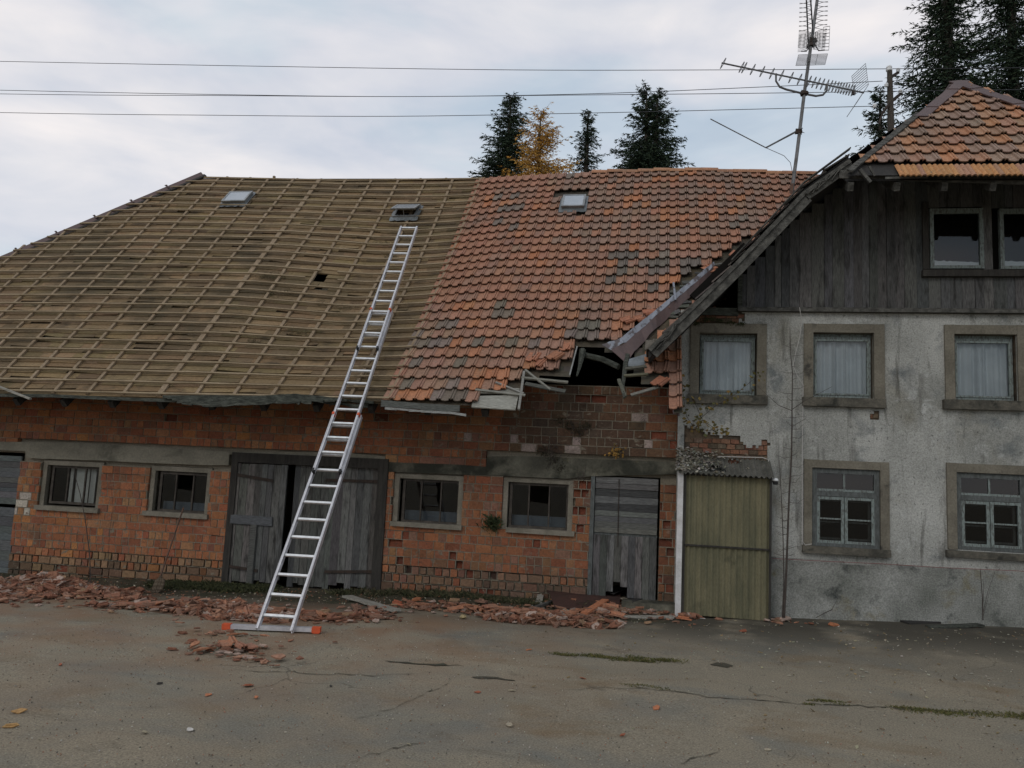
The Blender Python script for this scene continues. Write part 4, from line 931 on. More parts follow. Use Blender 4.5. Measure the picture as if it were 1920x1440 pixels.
# tile course along the verge, seen edge on
mb = MB()
def vline(px): return None
pts = [(VERGE[0], VERGE[1]), (VERGE[1], VERGE[2]), (VERGE[2], VERGE[3]), (Vector((VERGE[3].x, 11.4, VERGE[3].z)), Vector((CX, 11.4, apex.z-.06)))]
for a, b in pts:
    n = max(1, int((b-a).length/.30)); d = (b-a)/n; dn = d.normalized(); nn_ = Vector((-dn.z, 0, dn.x))
    for k in range(n):
        for j in range(22):
            p = a+d*k; y0 = 11.40+j*.21+(0 if a is not pts[3][0] else .25+(k+1)/n*(apex.y-11.5)); q = [p+nn_*.035-dn*.02, p+d+nn_*.0, None, None]
            c = vcol((.12, .10, .085), .25)
            A_ = Vector((q[0].x, y0, q[0].z)); B_ = Vector((q[1].x, y0, q[1].z)); w = Vector((0, .205, 0)); t_ = nn_*-.02
            mb.hexa([A_+t_, B_+t_, B_+w+t_, A_+w+t_, A_, B_, B_+w, A_+w], c)
mb.build('verge_tiles', M['tile'], house)
# bargeboard
mb = MB()
Bb = [P(1216, 655, 11.36), P(1370, 503, 11.36), P(1505, 362, 11.36), P(1592, 300, 11.36), ]
for i, (a, b) in enumerate(zip(Bb, Bb[1:])):
    d = (b-a).normalized(); nn_ = Vector((-d.z, 0, d.x)); hgt = .17 if i < 2 else .13
    mb.hexa([a-nn_*hgt, b-nn_*hgt, b-nn_*hgt+Vector((0, .04, 0)), a-nn_*hgt+Vector((0, .04, 0)), a, b, b+Vector((0, .04, 0)), a+Vector((0, .04, 0))])
    mb.hexa([a-nn_*.05+Vector((0, -.03, 0)), b-nn_*.05+Vector((0, -.03, 0)), b-nn_*.05+Vector((0, -.003, 0)), a-nn_*.05+Vector((0, -.003, 0)), a+nn_*.01+Vector((0, -.03, 0)), b+nn_*.01+Vector((0, -.03, 0)), b+nn_*.01+Vector((0, -.003, 0)), a+nn_*.01+Vector((0, -.003, 0))])
for i in range(34):      # splinters at the rotten lower end and at the upper joint
    t = RND.random(); p = lerp(P(1222, 662, 11.34), P(1262, 615, 11.34), t) if i < 22 else lerp(P(1505, 372, 11.34), P(1560, 330, 11.34), t)
    d = Vector((.7, 0, .7))*RND.uniform(.05, .2); mb.bar(p+Vector((RND.uniform(-.05, .05), 0, RND.uniform(-.06, .06))), p+d+Vector((RND.uniform(-.03, .03), -.02, RND.uniform(-.03, .03))), .03, .012)
mb.build('bargeboard', M['verge'], house)
mb = MB()
for i, (a, b) in enumerate(zip(VERGE[1:], VERGE[2:])): mb.bar(a+Vector((0, -.06, .05)), b+Vector((0, -.06, .05)), .10, .015)
n = 14; sc = .60
for k in range(n):
    u, v = SH(hipl(LH*sc*k/n), LH*sc*k/n, .05), SH(hipl(LH*sc*(k+1)/n), LH*sc*(k+1)/n, .05); mb.bar(u+HN*.006*(k % 2), v+HN*.006*(k % 2), .085, .03, upv=HN)
mb.build('verge_capping', M['verge'], house)
mb = MB()
for sg in (1, -1):
    for k in range(4):
        s0, s1 = LH*lerp(sc-.04, .985, k/4), LH*lerp(sc-.04, .985, (k+1)/4); u, v = SH(hipl(s0), s0, .075+.008*(k % 2)), SH(hipl(s1), s1, .075+.008*(k % 2))
        if sg < 0: u.x, v.x = 2*CX-u.x, 2*CX-v.x
        w_ = Vector((sg*.19, 0, 0)); dn_ = Vector((-sg*.05, .03, -.09))
        mb.hexa([u-HN*.02, v-HN*.02, v+w_-HN*.03, u+w_-HN*.03, u, v, v+w_-HN*.01, u+w_-HN*.01]); mb.hexa([u-HN*.02, u+dn_-HN*.02, v+dn_-HN*.02, v-HN*.02, u, u+dn_, v+dn_, v])
mb.bar(apex+Vector((0, .12, .03)), apex+Vector((0, 5, .03)), .16, .03); mb.build('ridge_flashing', M['brownmetal'], house)
# eave timbers below the hip
mb = MB(); e0 = P(1575, 322, 11.3); e1 = P(1990, 338, 11.3)
mb.bar(e0+Vector((0, .05, -.02)), e1+Vector((0, .05, 0)), .03, .12); mb.bar(P(1660, 334, 11.2), P(1740, 331, 11.2), .02, .03)
x = e0.x+.15
while x < 8.5: mb.bar((x, 11.32, hz_(x)-.16), (x, 12.5, hz_(x)+.5), .08, .12); x += .62
mb.bar(P(1612, 318, 11.2), P(1632, 342, 11.2), .05, .04); mb.bar(P(1630, 312, 11.2), P(1640, 330, 11.2), .03, .03)
mb.build('eave_timbers', M['verge'], house)
# dark purlin beam in the open gable corner; black sheet paints the attic darkness
mb = MB(); mb.bar((P(1300, 560, 11.5).x, 11.5, P(1330, 560, 11.5).z), (P(1400, 470, 11.5).x, 11.5, P(1400, 462, 11.5).z), .08, .14); mb.face([(HX0, 13.2, 4.2), (HX1, 13.2, 4.2), (HX1, 13.2, 4.4), (2*CX-VERGE[2].x, 13.2, VERGE[2].z-.2), (VERGE[2].x, 13.2, VERGE[2].z-.2), (VERGE[1].x, 13.2, VERGE[1].z-.2), (HX0, 13.2, vz(HX0)-.2)]); mb.build('attic_beam_dark_sheet', M['dark'], house)
# downpipe at the house corner
mb = MB(); mb.tube([P(1262, 640, 12.35), P(1268, 660, 12.38), P(1270, 700, 12.40), P(1272, 780, 12.40)], .022, 8); mb.build('downpipe', M['brownmetal'], house)
mb = MB(); a = rect(1258, 1268, 718, 776, 12.3); mb.hexa([P(1256, 722, 12.3), P(1266, 716, 12.3), P(1266, 716, 12.35), P(1256, 722, 12.35), P(1262, 776, 12.3), P(1270, 774, 12.3), P(1270, 774, 12.35), P(1262, 776, 12.35)]); mb.build('pipe_bracket', M['valley'], house)

# ================================================================== PORCH
YP = 12.15
por = empty('porch', (1.1, YP, .03), 'small lean-to porch of yellowed corrugated sheet between barn and house', 'porch')
zb_ = .0; pt = P(1360, 893, YP).z
mb = MB(); a = rect(1268, 1279, 884, 1156, YP); mb.box(a[0], a[1], YP-.02, YP+.06, a[2], a[3]+.04, j=.002); mb.box(a[0], P(1370, 1160, YP).x, YP-.02, YP+.03, a[2]-.025, a[2]); mb.build('post', M['whitepaint'], por)
mb = MB(); pl_, pr_ = P(1283, 1020, YP).x, P(1444, 1020, YP).x; zbot = P(1360, 1160, YP).z; zmid = P(1360, 1026, YP).z
mb.box(P(1279, 1020, YP).x, pl_+.01, YP+.0, YP+.05, zbot, pt+.03); mb.box(pr_-.01, pr_+.02, YP+.0, YP+.05, zbot, pt+.03); mb.box(pl_, pr_, YP+.0, YP+.03, zmid-.012, zmid+.012); mb.box(pl_, pr_, YP+.02, YP+.05, pt-.01, pt+.05)
mb.box(pl_-.03, pl_, YP+.05, YH, 0, pt); mb.box(pr_-.01, pr_+.015, YP+.05, YH, 0, pt); mb.build('frame', M['darkwood'], por)
for z0, z1, y in ((zbot+.01, zmid+.03, YP+.035), (zmid-.01, pt+.02, YP+.03)):
    mb = MB(); n = 128
    for k in range(n):
        u, v = lerp(pl_+.005, pr_-.005, k/n), lerp(pl_+.005, pr_-.005, (k+1)/n); f = lambda x: y+.012*math.sin((x-pl_)/.086*2*math.pi)
        mb.face([(u, f(u), z0), (v, f(v), z0), (v, f(v), z1), (u, f(u), z1)])
    mb.build('corrugated_panel', M['fiber'], por, smooth=True)
mb = MB(); n = 100; rx0, rx1 = P(1268, 888, YP).x, P(1450, 888, YP).x; zf, zw = P(1360, 889, YP-.12).z, P(1360, 857, YH-.02).z
def rf(u, t): return Vector((u, lerp(YP-.12, YH-.01, t), lerp(zf, zw, t)+.016*math.sin((u-rx0)/.076*2*math.pi)-.02*(u-rx0)/(rx1-rx0)))
for k in range(n):
    u, v = lerp(rx0, rx1, k/n), lerp(rx0, rx1, (k+1)/n)
    for j in range(6):
        c_ = proj(rf((u+v)/2, (j+.5)/6))
        if inpoly(*c_, [(1325, 878), (1335, 872), (1350, 875), (1364, 880), (1360, 885), (1335, 884)]) or inpoly(*c_, [(1362, 862), (1375, 860), (1388, 864), (1384, 869), (1366, 867)]): continue
        mb.hexa([rf(u, j/6)-Vector((0, 0, .006)), rf(v, j/6)-Vector((0, 0, .006)), rf(v, (j+1)/6)-Vector((0, 0, .006)), rf(u, (j+1)/6)-Vector((0, 0, .006)), rf(u, j/6), rf(v, j/6), rf(v, (j+1)/6), rf(u, (j+1)/6)])
mb.build('corrugated_roof', M['corr'], por)
mb = MB(); lp = P(1454, 901, YP); mb.lathe([(0, .035), (.03, .032), (.042, .015), (.045, -.005), (.03, -.01)], (lp.x, lp.y, lp.z), 14); lm = mb.build('lamp_globe', M['porcelain'], por, smooth=True)
mb = MB(); mb.lathe([(.03, -.01), (.04, -.02), (.034, -.06), (0, -.065)], (lp.x, lp.y, lp.z), 12); mb.box(pr_+.02, lp.x-.01, lp.y-.01, lp.y+.01, lp.z-.03, lp.z-.01); mb.build('lamp_base', M['black'], por)
mb = MB(); mb.tube([P(1345, 856, YH-.05), P(1430, 858, YH-.05), P(1441, 862, YH-.06), P(1442, 880, YH-.1)], .007, 6); mb.build('cable', M['cable'], por)
def flakes(name, n, fn, cols, smin, smax, mat, flat=.35, lab=None, cat=None):
    m_ = MB()
    for _ in range(n):
        p = fn()
        if p is None: continue
        sz = RND.uniform(smin, smax); a = RND.uniform(0, 6.28); t = Vector((RND.gauss(0, flat), RND.gauss(0, flat), 1)).normalized(); u = Vector((math.cos(a), math.sin(a), 0)); u = (u-t*u.dot(t)).normalized(); w = t.cross(u); c = vcol(RND.choice(cols), .25)
        k = RND.randint(4, 6); q = []
        for i in range(k):
            an = 2*math.pi*i/k+RND.uniform(-.25, .25); rr = sz*RND.uniform(.6, 1.1); q.append(p+u*math.cos(an)*rr+w*math.sin(an)*rr*.62+t*.012)
        m_.face(q, c); q2 = [v-t*.006 for v in q]
        for i in range(k): m_.face([q2[i], q2[(i+1) % k], q[(i+1) % k], q[i]], c)
    o = m_.build(name, mat)
    return o
def onporch():
    t = RND.random()**.7; u = rx0+abs(RND.gauss(0, .35)); 
    if u > rx1: return None
    return rf(u, t)+Vector((0, 0, .02+.10*max(0, (t-.4))*(1-(u-rx0)/(rx1-rx0))*RND.random()*2))
tag(flakes('plaster_debris', 420, onporch, [(.30, .28, .23), (.22, .20, .15), (.38, .36, .32), (.16, .14, .10)], .012, .04, M['leafdead'], .5), 'fallen plaster crumbs and dead leaves heaped on the porch roof', 'debris', kind='stuff')
# concrete step by the small barn door
mb = MB(); a, b = G(1160, 1150), G(1266, 1154); mb.box(P(1165, 1140, 12.25).x, P(1266, 1140, 12.25).x, 12.2, YB, -.05, P(1230, 1133, 12.2).z, j=.01)
tag(mb.build('doorstep', M['concrete_mossy']), 'worn concrete doorstep left of the white porch post', 'doorstep')

# ================================================================== LADDER
foot = Vector((-4.363, 8.815, 0)); top = Vector((-4.741, 13.94, 6.551)); LD = (top-foot); LLEN = LD.length; LD.normalize()
SX = Vector((math.cos(rad(4.3)), math.sin(rad(4.3)), 0)); SX = (SX-LD*SX.dot(LD)).normalized(); LNn = SX.cross(LD).normalized()
if LNn.z < 0: LNn = -LNn
lad = empty('extension_ladder', foot, 'long aluminium extension ladder leaning from the yard up over the barn eave', 'ladder')
SP = .28; secs = [(0, 3.32, .225, .0, 12, .196), (2.37, 5.82, .20, .055, 12, None), (4.91, 8.33, .175, .11, 12, None)]
secs = [(.03, 3.50, .222, 0.0, .22), (2.39, 5.88, .193, .052, 9*SP+.22), (4.88, 8.36, .165, .104, 18*SP+.22)]
def LP(u, s, h): return foot+SX*u+LD*s+LNn*h
for i, (s0, s1, hw, off, r0s) in enumerate(secs):
    se = bpy.data.objects.new('ladder_section', None); COL.objects.link(se); se.parent = lad; se['label'] = ('lowest ladder section', 'middle ladder section', 'topmost ladder section')[i]
    for sg in (-1, 1):
        m_ = MB(); a, b = LP(sg*hw, s0, off), LP(sg*hw, s1, off)
        # C-profile rail
        m_.bar(a, b, .004*3, .068, upv=LNn); m_.bar(a-SX*sg*.012+LNn*.031, b-SX*sg*.012+LNn*.031, .026, .006, upv=LNn); m_.bar(a-SX*sg*.012-LNn*.031, b-SX*sg*.012-LNn*.031, .026, .006, upv=LNn)
        o = m_.build('rail', M['alu'], None); o.parent = se; o.location = -foot
        if i > 0:
            m_ = MB(); m_.bar(LP(sg*hw, s0-.02, off), LP(sg*hw, s0+.035, off), .03, .076, upv=LNn); o = m_.build('rail_end_cap', M['black']); o.parent = se; o.location = -foot
            m_ = MB(); sR = secs[i-1][1]; m_.bar(LP(sg*hw, sR-.05, off+.0), LP(sg*hw, sR-.005, off+.0), .036, .085, upv=LNn); o = m_.build('guide_clip', M['red']); o.parent = se; o.location = -foot
    for k in range(12):
        m_ = MB(); s = r0s+k*SP; m_.bar(LP(-hw, s, off), LP(hw, s, off), .030, .030, upv=LNn); o = m_.build('rung', M['alu_rung']); o.parent = se; o.location = -foot
bx = (G(600, 1190)-G(418, 1183)).normalized(); bc = (G(600, 1188)+G(418, 1181))*.5+Vector((0, 0, .045)); m_ = MB(); HB = .55
by = Vector((-bx.y, bx.x, 0))
m_.bar(bc-bx*(HB-.05), bc+bx*(HB-.05), .075, .05); o = m_.build('stabiliser_bar', M['alu']); o.parent = lad; o.location = -foot
for sg in (-1, 1):
    m_ = MB(); m_.bar(bc+bx*sg*(HB-.07), bc+bx*sg*(HB+.03), .09, .062); m_.bar(bc+bx*sg*(HB-.06)-Vector((0, 0, .03)), bc+bx*sg*(HB+.02)-Vector((0, 0, .03)), .085, .02); o = m_.build('end_cap', M['red']); o.parent = lad; o.location = -foot

# ================================================================== SHOVEL
sb_ = G(290, 1113); st_ = P(344, 952, 12.40)
shv = empty('shovel', sb_, 'rusty round shovel leaning against the sill of the second barn window', 'shovel')
d = (st_-sb_).normalized(); sx = d.cross(Vector((0, -1, 0))).normalized(); sn = sx.cross(d)
m_ = MB(); m_.tube([sb_+d*.30, sb_+d*.6, st_], .014, 8, r2=.013); m_.build('handle', M['rustmast'], shv)
m_ = MB(); outl = [(0, 0), (.05, .015), (.09, .06), (.105, .13), (.10, .20), (.085, .25), (.03, .27), (.012, .33)]
n = len(outl)
for i in range(n-1):
    for sg in (-1, 1):
        (a, b), (c, e) = outl[i], outl[i+1]
        f = lambda w_, h_, k: sb_+sx*w_*sg*k+d*h_+sn*(-.03*(k*w_/.1)**2)
        m_.face([f(a, b, 0), f(a, b, .5), f(c, e, .5), f(c, e, 0)]); m_.face([f(a, b, .5), f(a, b, 1), f(c, e, 1), f(c, e, .5)])
bl = m_.build('blade', M['shovelsteel'], shv, smooth=True); q = bl.modifiers.new('t', 'SOLIDIFY'); q.thickness = .004

# ================================================================== ANTENNA
YA = 15.75
ant = empty('tv_antenna_mast', P(1482, 372, YA), 'tall leaning mast carrying television aerials above the tiled ridge', 'antenna')
def tubes(name, lst, mat, parent):
    m_ = MB()
    for pts, r, rr in lst: m_.tube(pts, r, 6, r2=rr)
    return m_.build(name, mat, parent)
tubes('mast', [([P(1482, 380, YA), P(1494, 290, YA), P(1508, 175, YA), P(1524, 60, YA), P(1535, -20, YA), P(1540, -70, YA)], .036, .03)], M['antenna'], ant)
tubes('mast_foot', [([P(1479, 395, YA), P(1486, 345, YA)], .04, .04)], M['rustmast'], ant)
b0, b1 = P(1353, 118, YA-.25), P(1620, 174, YA+.15)
yg = tubes('yagi_boom', [([b0, b1], .017, .017), ([P(1455, 138, YA-.1), P(1455, 152, YA-.1), P(1462, 163, YA-.08), P(1475, 168, YA-.05), P(1508, 176, YA), P(1530, 180, YA), P(1543, 178, YA), P(1550, 170, YA+.02), P(1551, 158, YA+.03)], .022, .022)], M['antenna'], ant)
lst = []
for px in (1356, 1391, 1396, 1412, 1430, 1448, 1466, 1484, 1500, 1518, 1527, 1535, 1543, 1551, 1558, 1564, 1570, 1575, 1580, 1585, 1590, 1595, 1600):
    t = (px-1353)/267; p = b0+(b1-b0)*t; e = Vector((.06, .08, .155))
    for k in (-.016, .016): lst.append(([p+e+Vector((k*.2, 0, 0)), p+Vector((k, 0, 0)), p-e+Vector((k*.2, 0, 0))], .008, .008))
tubes('yagi_elements', lst, M['antenna'], yg)
lst = []
t0 = P(1616, 172, YA+.1)
def grid(c0, c1, c2, c3, n, m):
    for k in range(n+1): lst.append(([lerp(c0, c1, k/n), lerp(c3, c2, k/n)], .004, .004))
    for k in range(m+1): lst.append(([lerp(c0, c3, k/m), lerp(c1, c2, k/m)], .006, .006))
grid(P(1597, 143, YA-.3), P(1623, 119, YA+.5), P(1628, 157, YA+.5), P(1602, 178, YA-.3), 1, 9)
grid(P(1618, 174, YA-.2), P(1629, 158, YA+.4), P(1608, 190, YA+.5), P(1588, 219, YA-.1), 1, 9)
tubes('reflector_grid', lst, M['antenna'], yg)
lst = []       # upper array: a boom pointing at the viewer, seen end on, with X elements
for k in range(24):
    t = k/23; py = 92-(k*2.6 if k < 12 else 31+(k-12)*8.5); yy = YA-.3-t*2.2; c = P(1521+t*6, py, yy)
    w = .26-.02*t
    for sg in (-1, 1): lst.append(([c+Vector((sg*.03, 0, 0)), c+Vector((sg*w*.55, 0, .045)), c+Vector((sg*w, 0, .06))], .005, .004)); lst.append(([c+Vector((sg*.03, 0, 0)), c+Vector((sg*w*.55, 0, -.03)), c+Vector((sg*w, 0, -.045))], .005, .004))
lst.append(([P(1516, 88, YA-.2), P(1512, 0, YA-2.6)], .013, .013)); lst.append(([P(1526, 88, YA-.2), P(1520, 0, YA-2.6)], .013, .013)); lst.append(([P(1502, 96, YA-.1), P(1512, 96, YA-.1), P(1519, 86, YA)], .012, .012)); lst.append(([P(1546, 94, YA-.1), P(1535, 95, YA-.1), P(1528, 84, YA)], .012, .012))
tubes('upper_yagi', lst, M['antenna'], ant)
lst = []; grid(P(1497, 103, YA+.1), P(1552, 101, YA+.1), P(1547, 121, YA-.1), P(1492, 123, YA-.1), 3, 9); grid(P(1544, 51, YA+.1), P(1556, 49, YA+.1), P(1554, 94, YA), P(1541, 94, YA), 1, 7)
tubes('screen_grid', lst, M['antenna'], ant)
tubes('lower_dipole', [([P(1498, 244, YA), P(1436, 277, YA-.1)], .02, .016), ([P(1332, 223, YA-.2), P(1436, 277, YA-.1)], .011, .011), ([P(1436, 277, YA-.1), P(1470, 292, YA-.05), P(1482, 305, YA), P(1486, 325, YA)], .006, .006)], M['antenna'], ant)
m_ = MB()
for px, py in ((1508, 175), (1498, 246), (1524, 76), (1521, 84)): c = P(px, py, YA); m_.box(c.x-.07, c.x+.07, c.y-.05, c.y+.05, c.z-.04, c.z+.04, j=.02)
c = P(1601, 174, YA+.1); m_.box(c.x-.03, c.x+.03, c.y-.03, c.y+.03, c.z-.04, c.z+.02)
for q in ((1505, 240), (1508, 249), (1503, 252)): m_.bar(P(1498, 246, YA), P(*q, YA-.1), .012, .012)
m_.build('clamps', M['iron'], ant)

# ================================================================== POLE AND WIRES
YQ = 27
pb = P(1672, 226, YQ); pole = empty('utility_pole', (pb.x, YQ, 0), 'wooden power pole with porcelain insulators behind the house roof', 'utility pole')
m_ = MB(); m_.tube([(pb.x, YQ, 0), P(1670, 220, YQ), P(1668, 131, YQ)], .13, 10, r2=.085); m_.build('pole', M['bark'], pole)
ins = [(1667, 130, 0), (1684, 132, .2), (1688, 172, .2), (1662, 160, -.2), (1640, 199, -.3)]
m_ = MB(); m_.bar(P(1668, 146, YQ), P(1684, 136, YQ+.3), .09, .09); m_.bar(P(1669, 192, YQ), P(1690, 175, YQ+.3), .09, .09); m_.bar(P(1669, 192, YQ), P(1655, 212, YQ-.3), .07, .07); m_.bar(P(1655, 212, YQ-.3), P(1648, 232, YQ-.5), .04, .04); m_.bar(P(1668, 160, YQ), P(1662, 160, YQ-.2), .05, .05); m_.build('crossarm', M['iron'], pole)
for px, py, dy in ins:
    m_ = MB(); c = P(px, py, YQ+dy); m_.lathe([(0, .13), (.07, .12), (.10, .06), (.06, .03), (.11, 0), (.10, -.06), (.04, -.08)] if px < 1670 and px > 1660 and py < 140 else [(0, .08), (.05, .07), (.07, .02), (.04, .0), (.07, -.03), (.03, -.06)], tuple(c), 12); m_.build('insulator', M['porcelain'], pole, smooth=True)
wires = [([(-900, 98), (0, 115), (480, 124), (960, 131), (1350, 131), (1668, 129), (1920, 127), (2300, 124)], 'topmost power line crossing the sky'), ([(-900, 148), (0, 169), (400, 177), (750, 181), (1100, 176), (1430, 163), (1655, 152)], 'power line that climbs towards the pole, second from the top'),
         ([(-900, 160), (0, 176), (400, 179), (750, 181), (1100, 178), (1400, 175), (1688, 171), (1920, 168), (2300, 163)], 'nearly level power line passing through the aerial'), ([(-900, 192), (0, 211), (400, 216), (740, 218), (1100, 212), (1400, 205), (1640, 199)], 'lowest power line, below the other three')]
for pts, lab in wires:
    m_ = MB(); fine_ = []
    Pw = [P(x, y, YQ) for x, y in pts]
    for i in range(len(Pw)-1):
        for k in range(6):
            t = k/6; p0 = Pw[max(0, i-1)]; p1 = Pw[i]; p2 = Pw[i+1]; p3 = Pw[min(len(Pw)-1, i+2)]
            fine_.append(.5*((2*p1)+(p2-p0)*t+(2*p0-5*p1+4*p2-p3)*t*t+(3*p1-p0-3*p2+p3)*t**3))
    fine_.append(Pw[-1]); m_.tube(fine_, .012, 5); tag(m_.build('power_line', M['wire']), lab, 'power line', 'power lines over the barn')

# ================================================================== TREES
def conifer(name, base, topz, kk_, label, cols, droop=.25, dens=1.0, seed=1, two=False, lowz=2.0, sprayw=1.0, thin=0., sz=1.0, fard=6.5):
    R_ = random.Random(seed); t = empty(name, base, label, 'tree', 'conifers behind the roofs')
    H = topz-base[2]; m_ = MB()
    tops = [(0, 0, H)] if not two else [(-.26, 0, H), (.26, .1, H*.993)]
    for tx, ty, th in tops: m_.tube([(base[0], base[1], base[2]), (base[0]+tx*.3, base[1], base[2]+H*.6), (base[0]+tx*.9, base[1]+ty, base[2]+th-1.5), (base[0]+tx, base[1]+ty, base[2]+th)], H*.012+.02, 8, r2=.008)
    m_.build('trunk', M['bark'], t)
    cr = MB(); br = MB()
    for tx, ty, th in tops:
        z = th-.15
        while z > lowz:
            d_ = th-z; L0 = .12+kk_*d_**.82; far = z < th-fard
            nb = int((5 if d_ < 1 else 8)*dens*(.55 if far else 1))
            for b in range(nb):
                a = R_.uniform(0, 2*math.pi); L_ = L0*R_.uniform(.5, 1.12)*(1.2 if R_.random() < .08 else 1)
                if two and d_ < 3 and math.cos(a)*tx < 0: L_ *= .5
                o = Vector((base[0]+tx*min(1, .3+z/th*.7), base[1]+ty, base[2]+z+R_.uniform(-.15, .15))); dirv = Vector((math.cos(a), math.sin(a), 0))
                up0 = .9 if d_ < .8 else (.45 if d_ < 2.2 else .10); nseg = max(3, int(L_/.20)); pts = []
                for k in range(nseg+1):
                    u = k/nseg; pts.append(o+dirv*L_*u+Vector((0, 0, L_*(up0*u-droop*2*u*u*(1 if d_ > 1.2 else .2)+(droop+.08)*u**3))))
                br.tube(pts, .010+.006*L_, 3, r2=.004, cap=False)
                sdv = Vector((-dirv.y, dirv.x, 0))
                for k in range(0, nseg+1):
                    p = pts[k]; u = k/nseg; reach = (L_*.42*(1-u)**.7+.14)*sprayw
                    for sgn in (-1, 1, 0, 0):
                        dd = (dirv*.8+sdv*sgn*R_.uniform(.5, 1.1)+Vector((0, 0, R_.uniform(-.55, .10)))).normalized()
                        ln = reach*R_.uniform(.6, 1.2) if sgn else .18
                        ns = max(1, int(ln/(.055 if not far else .12)))
                        for s_ in range(ns):
                            if R_.random() < thin: continue
                            q = p+dd*ln*(s_+R_.random())/ns; fd = (dd+Vector((R_.gauss(0, .45), R_.gauss(0, .45), R_.gauss(0, .4)))).normalized(); w_ = fd.cross(Vector((R_.gauss(0, 1), R_.gauss(0, 1), R_.gauss(0, 1)))).normalized()
                            l3 = R_.uniform(.10, .20)*sz; ww = R_.uniform(.018, .034)*sz*(1.8 if far else 1); c = R_.choice(cols); kk = R_.uniform(.7, 1.3)
                            cr.face([q-w_*ww, q+fd*l3, q+w_*ww, q-fd*.03], tuple(v*kk for v in c))
            z -= R_.uniform(.16, .25)*(1 if not far else 2.6)
    cr.build('crown', M['needles'], t); br.build('branches', M['bark'], t)
    return t
green = [(.028, .045, .027), (.042, .062, .034), (.018, .030, .020), (.045, .062, .034), (.028, .045, .030)]
gold = [(.50, .28, .055), (.58, .34, .08), (.42, .22, .045), (.52, .33, .12)]
YT = 36
def tb(px, py, y): p = P(px, py, y); return (p.x, y, 0), p.z
b_, z_ = tb(958, 180, YT); conifer('spruce', b_, z_, .55, 'dark spruce left of the golden larch', green, .18, 1.15, 3, lowz=3, thin=.12, sz=.9)
b_, z_ = tb(1014, 210, YT-2); conifer('larch', b_, z_, .62, 'golden autumn larch among the dark spruces', gold, -.02, 1.15, 5, lowz=3, thin=.22, sz=.75)
b_, z_ = tb(1103, 208, YT); conifer('spruce', b_, z_, .34, 'small slender spruce between larch and twin topped spruce', green, .08, .9, 8, lowz=3, thin=.25, sz=.8)
b_, z_ = tb(1223, 165, YT); conifer('spruce', b_, z_, .52, 'broad dark spruce with twin tops behind the tiled ridge', green, .18, 1.0, 12, two=True, lowz=3, thin=.12, sz=.9)
b_, z_ = tb(1772, -200, 30); conifer('spruce', b_, z_, .36, 'tall spruce rising left above the farmhouse ridge', green, .14, .85, 21, lowz=4, thin=.25, sz=.95, fard=15)
b_, z_ = tb(1890, -190, 31); conifer('spruce', b_, z_, .33, 'tall spruce behind the farmhouse at the right edge', green, .18, .85, 22, lowz=4, thin=.22, sz=.95, fard=15)
b_, z_ = tb(1650, 172, 33); conifer('spruce', b_, z_, .35, 'small spruce behind the power pole', green, .02, .7, 25, lowz=4, thin=.3)

# ================================================================== BARE SAPLINGS, VINE
def sapling(name, stem, r, twigs, label, cat='sapling', r2=.004):
    base = stem[0]; t = empty(name, base, label, cat); m_ = MB(); m_.tube(stem, r, 6, r2=r2); m_.build('stem', M['twig'], t)
    m_ = MB()
    for pts, rr in twigs: m_.tube(pts, rr, 4, r2=rr*.4, cap=False)
    m_.build('twigs', M['twig'], t); return t
YS = 12.15
st = [P(1470, 1158, YS), P(1474, 1080, YS), P(1477, 1000, YS), P(1480, 920, YS), P(1484, 860, YS), P(1485, 800, YS), P(1485, 760, YS), P(1486, 700, YS), P(1482, 660, YS), P(1481, 614, YS)]
tw = []
for py in range(650, 1060, 17):
    for sg in (-1, 1):
        if RND.random() < .25: continue
        x0 = interp([(614, 1481), (700, 1486), (860, 1484), (1158, 1470)], py); L_ = RND.uniform(10, 30); y0 = py+RND.uniform(-6, 6)
        tw.append(([P(x0, y0, YS), P(x0+sg*L_*.5, y0-RND.uniform(-3, 4), YS-.05), P(x0+sg*L_, y0-RND.uniform(2, 12), YS-RND.uniform(-.1, .15))], .004))
tw += [([P(1485, 768, YS), P(1508, 752, YS), P(1535, 738, YS), P(1560, 725, YS)], .006), ([P(1485, 770, YS), P(1460, 760, YS), P(1440, 742, YS), P(1418, 722, YS)], .006), ([P(1485, 800, YS), P(1510, 785, YS), P(1518, 792, YS)], .004)]
sapling('sapling', st, .017, tw, 'tall bare sapling growing in front of the grey plaster wall')
tw = [([P(1466, y, YS), P(1478, y-4, YS), P(1490, y-9, YS)], .003) for y in range(900, 1100, 26)]+[([P(1465, y, YS), P(1455, y-6, YS)], .003) for y in range(880, 1100, 31)]
sapling('sapling', [P(1467, 1158, YS), P(1470, 1090, YS), P(1468, 1000, YS), P(1465, 930, YS), P(1461, 862, YS)], .010, tw, 'thin bare shoot beside the tall sapling, right of the porch')
g0 = G(1842, 1160); yy = 12.3
sapling('twiggy_shrub', [P(1843, 1163, yy), P(1842, 1120, yy), P(1838, 1068, yy)], .008, [([P(1842, 1155, yy), P(1852, 1110, yy), P(1866, 1070, yy)], .005), ([P(1842, 1150, yy), P(1845, 1100, yy), P(1843, 1085, yy)], .004), ([P(1843, 1158, yy), P(1850, 1130, yy), P(1858, 1100, yy)], .004)], 'small leafless shrub at the foot of the right house wall', 'shrub')
sapling('sapling', [G(170, 1098), P(168, 1040, 12.2), P(160, 975, 12.3), P(150, 925, 12.35), P(143, 900, 12.4), P(140, 877, 12.4)], .010, [([P(160, 975, 12.3), P(172, 960, 12.3)], .003), ([P(203, 1060, 12.3), P(205, 1000, 12.3), P(212, 950, 12.3), P(207, 900, 12.35)], .004)], 'single bare whip growing in front of the leftmost barn window')
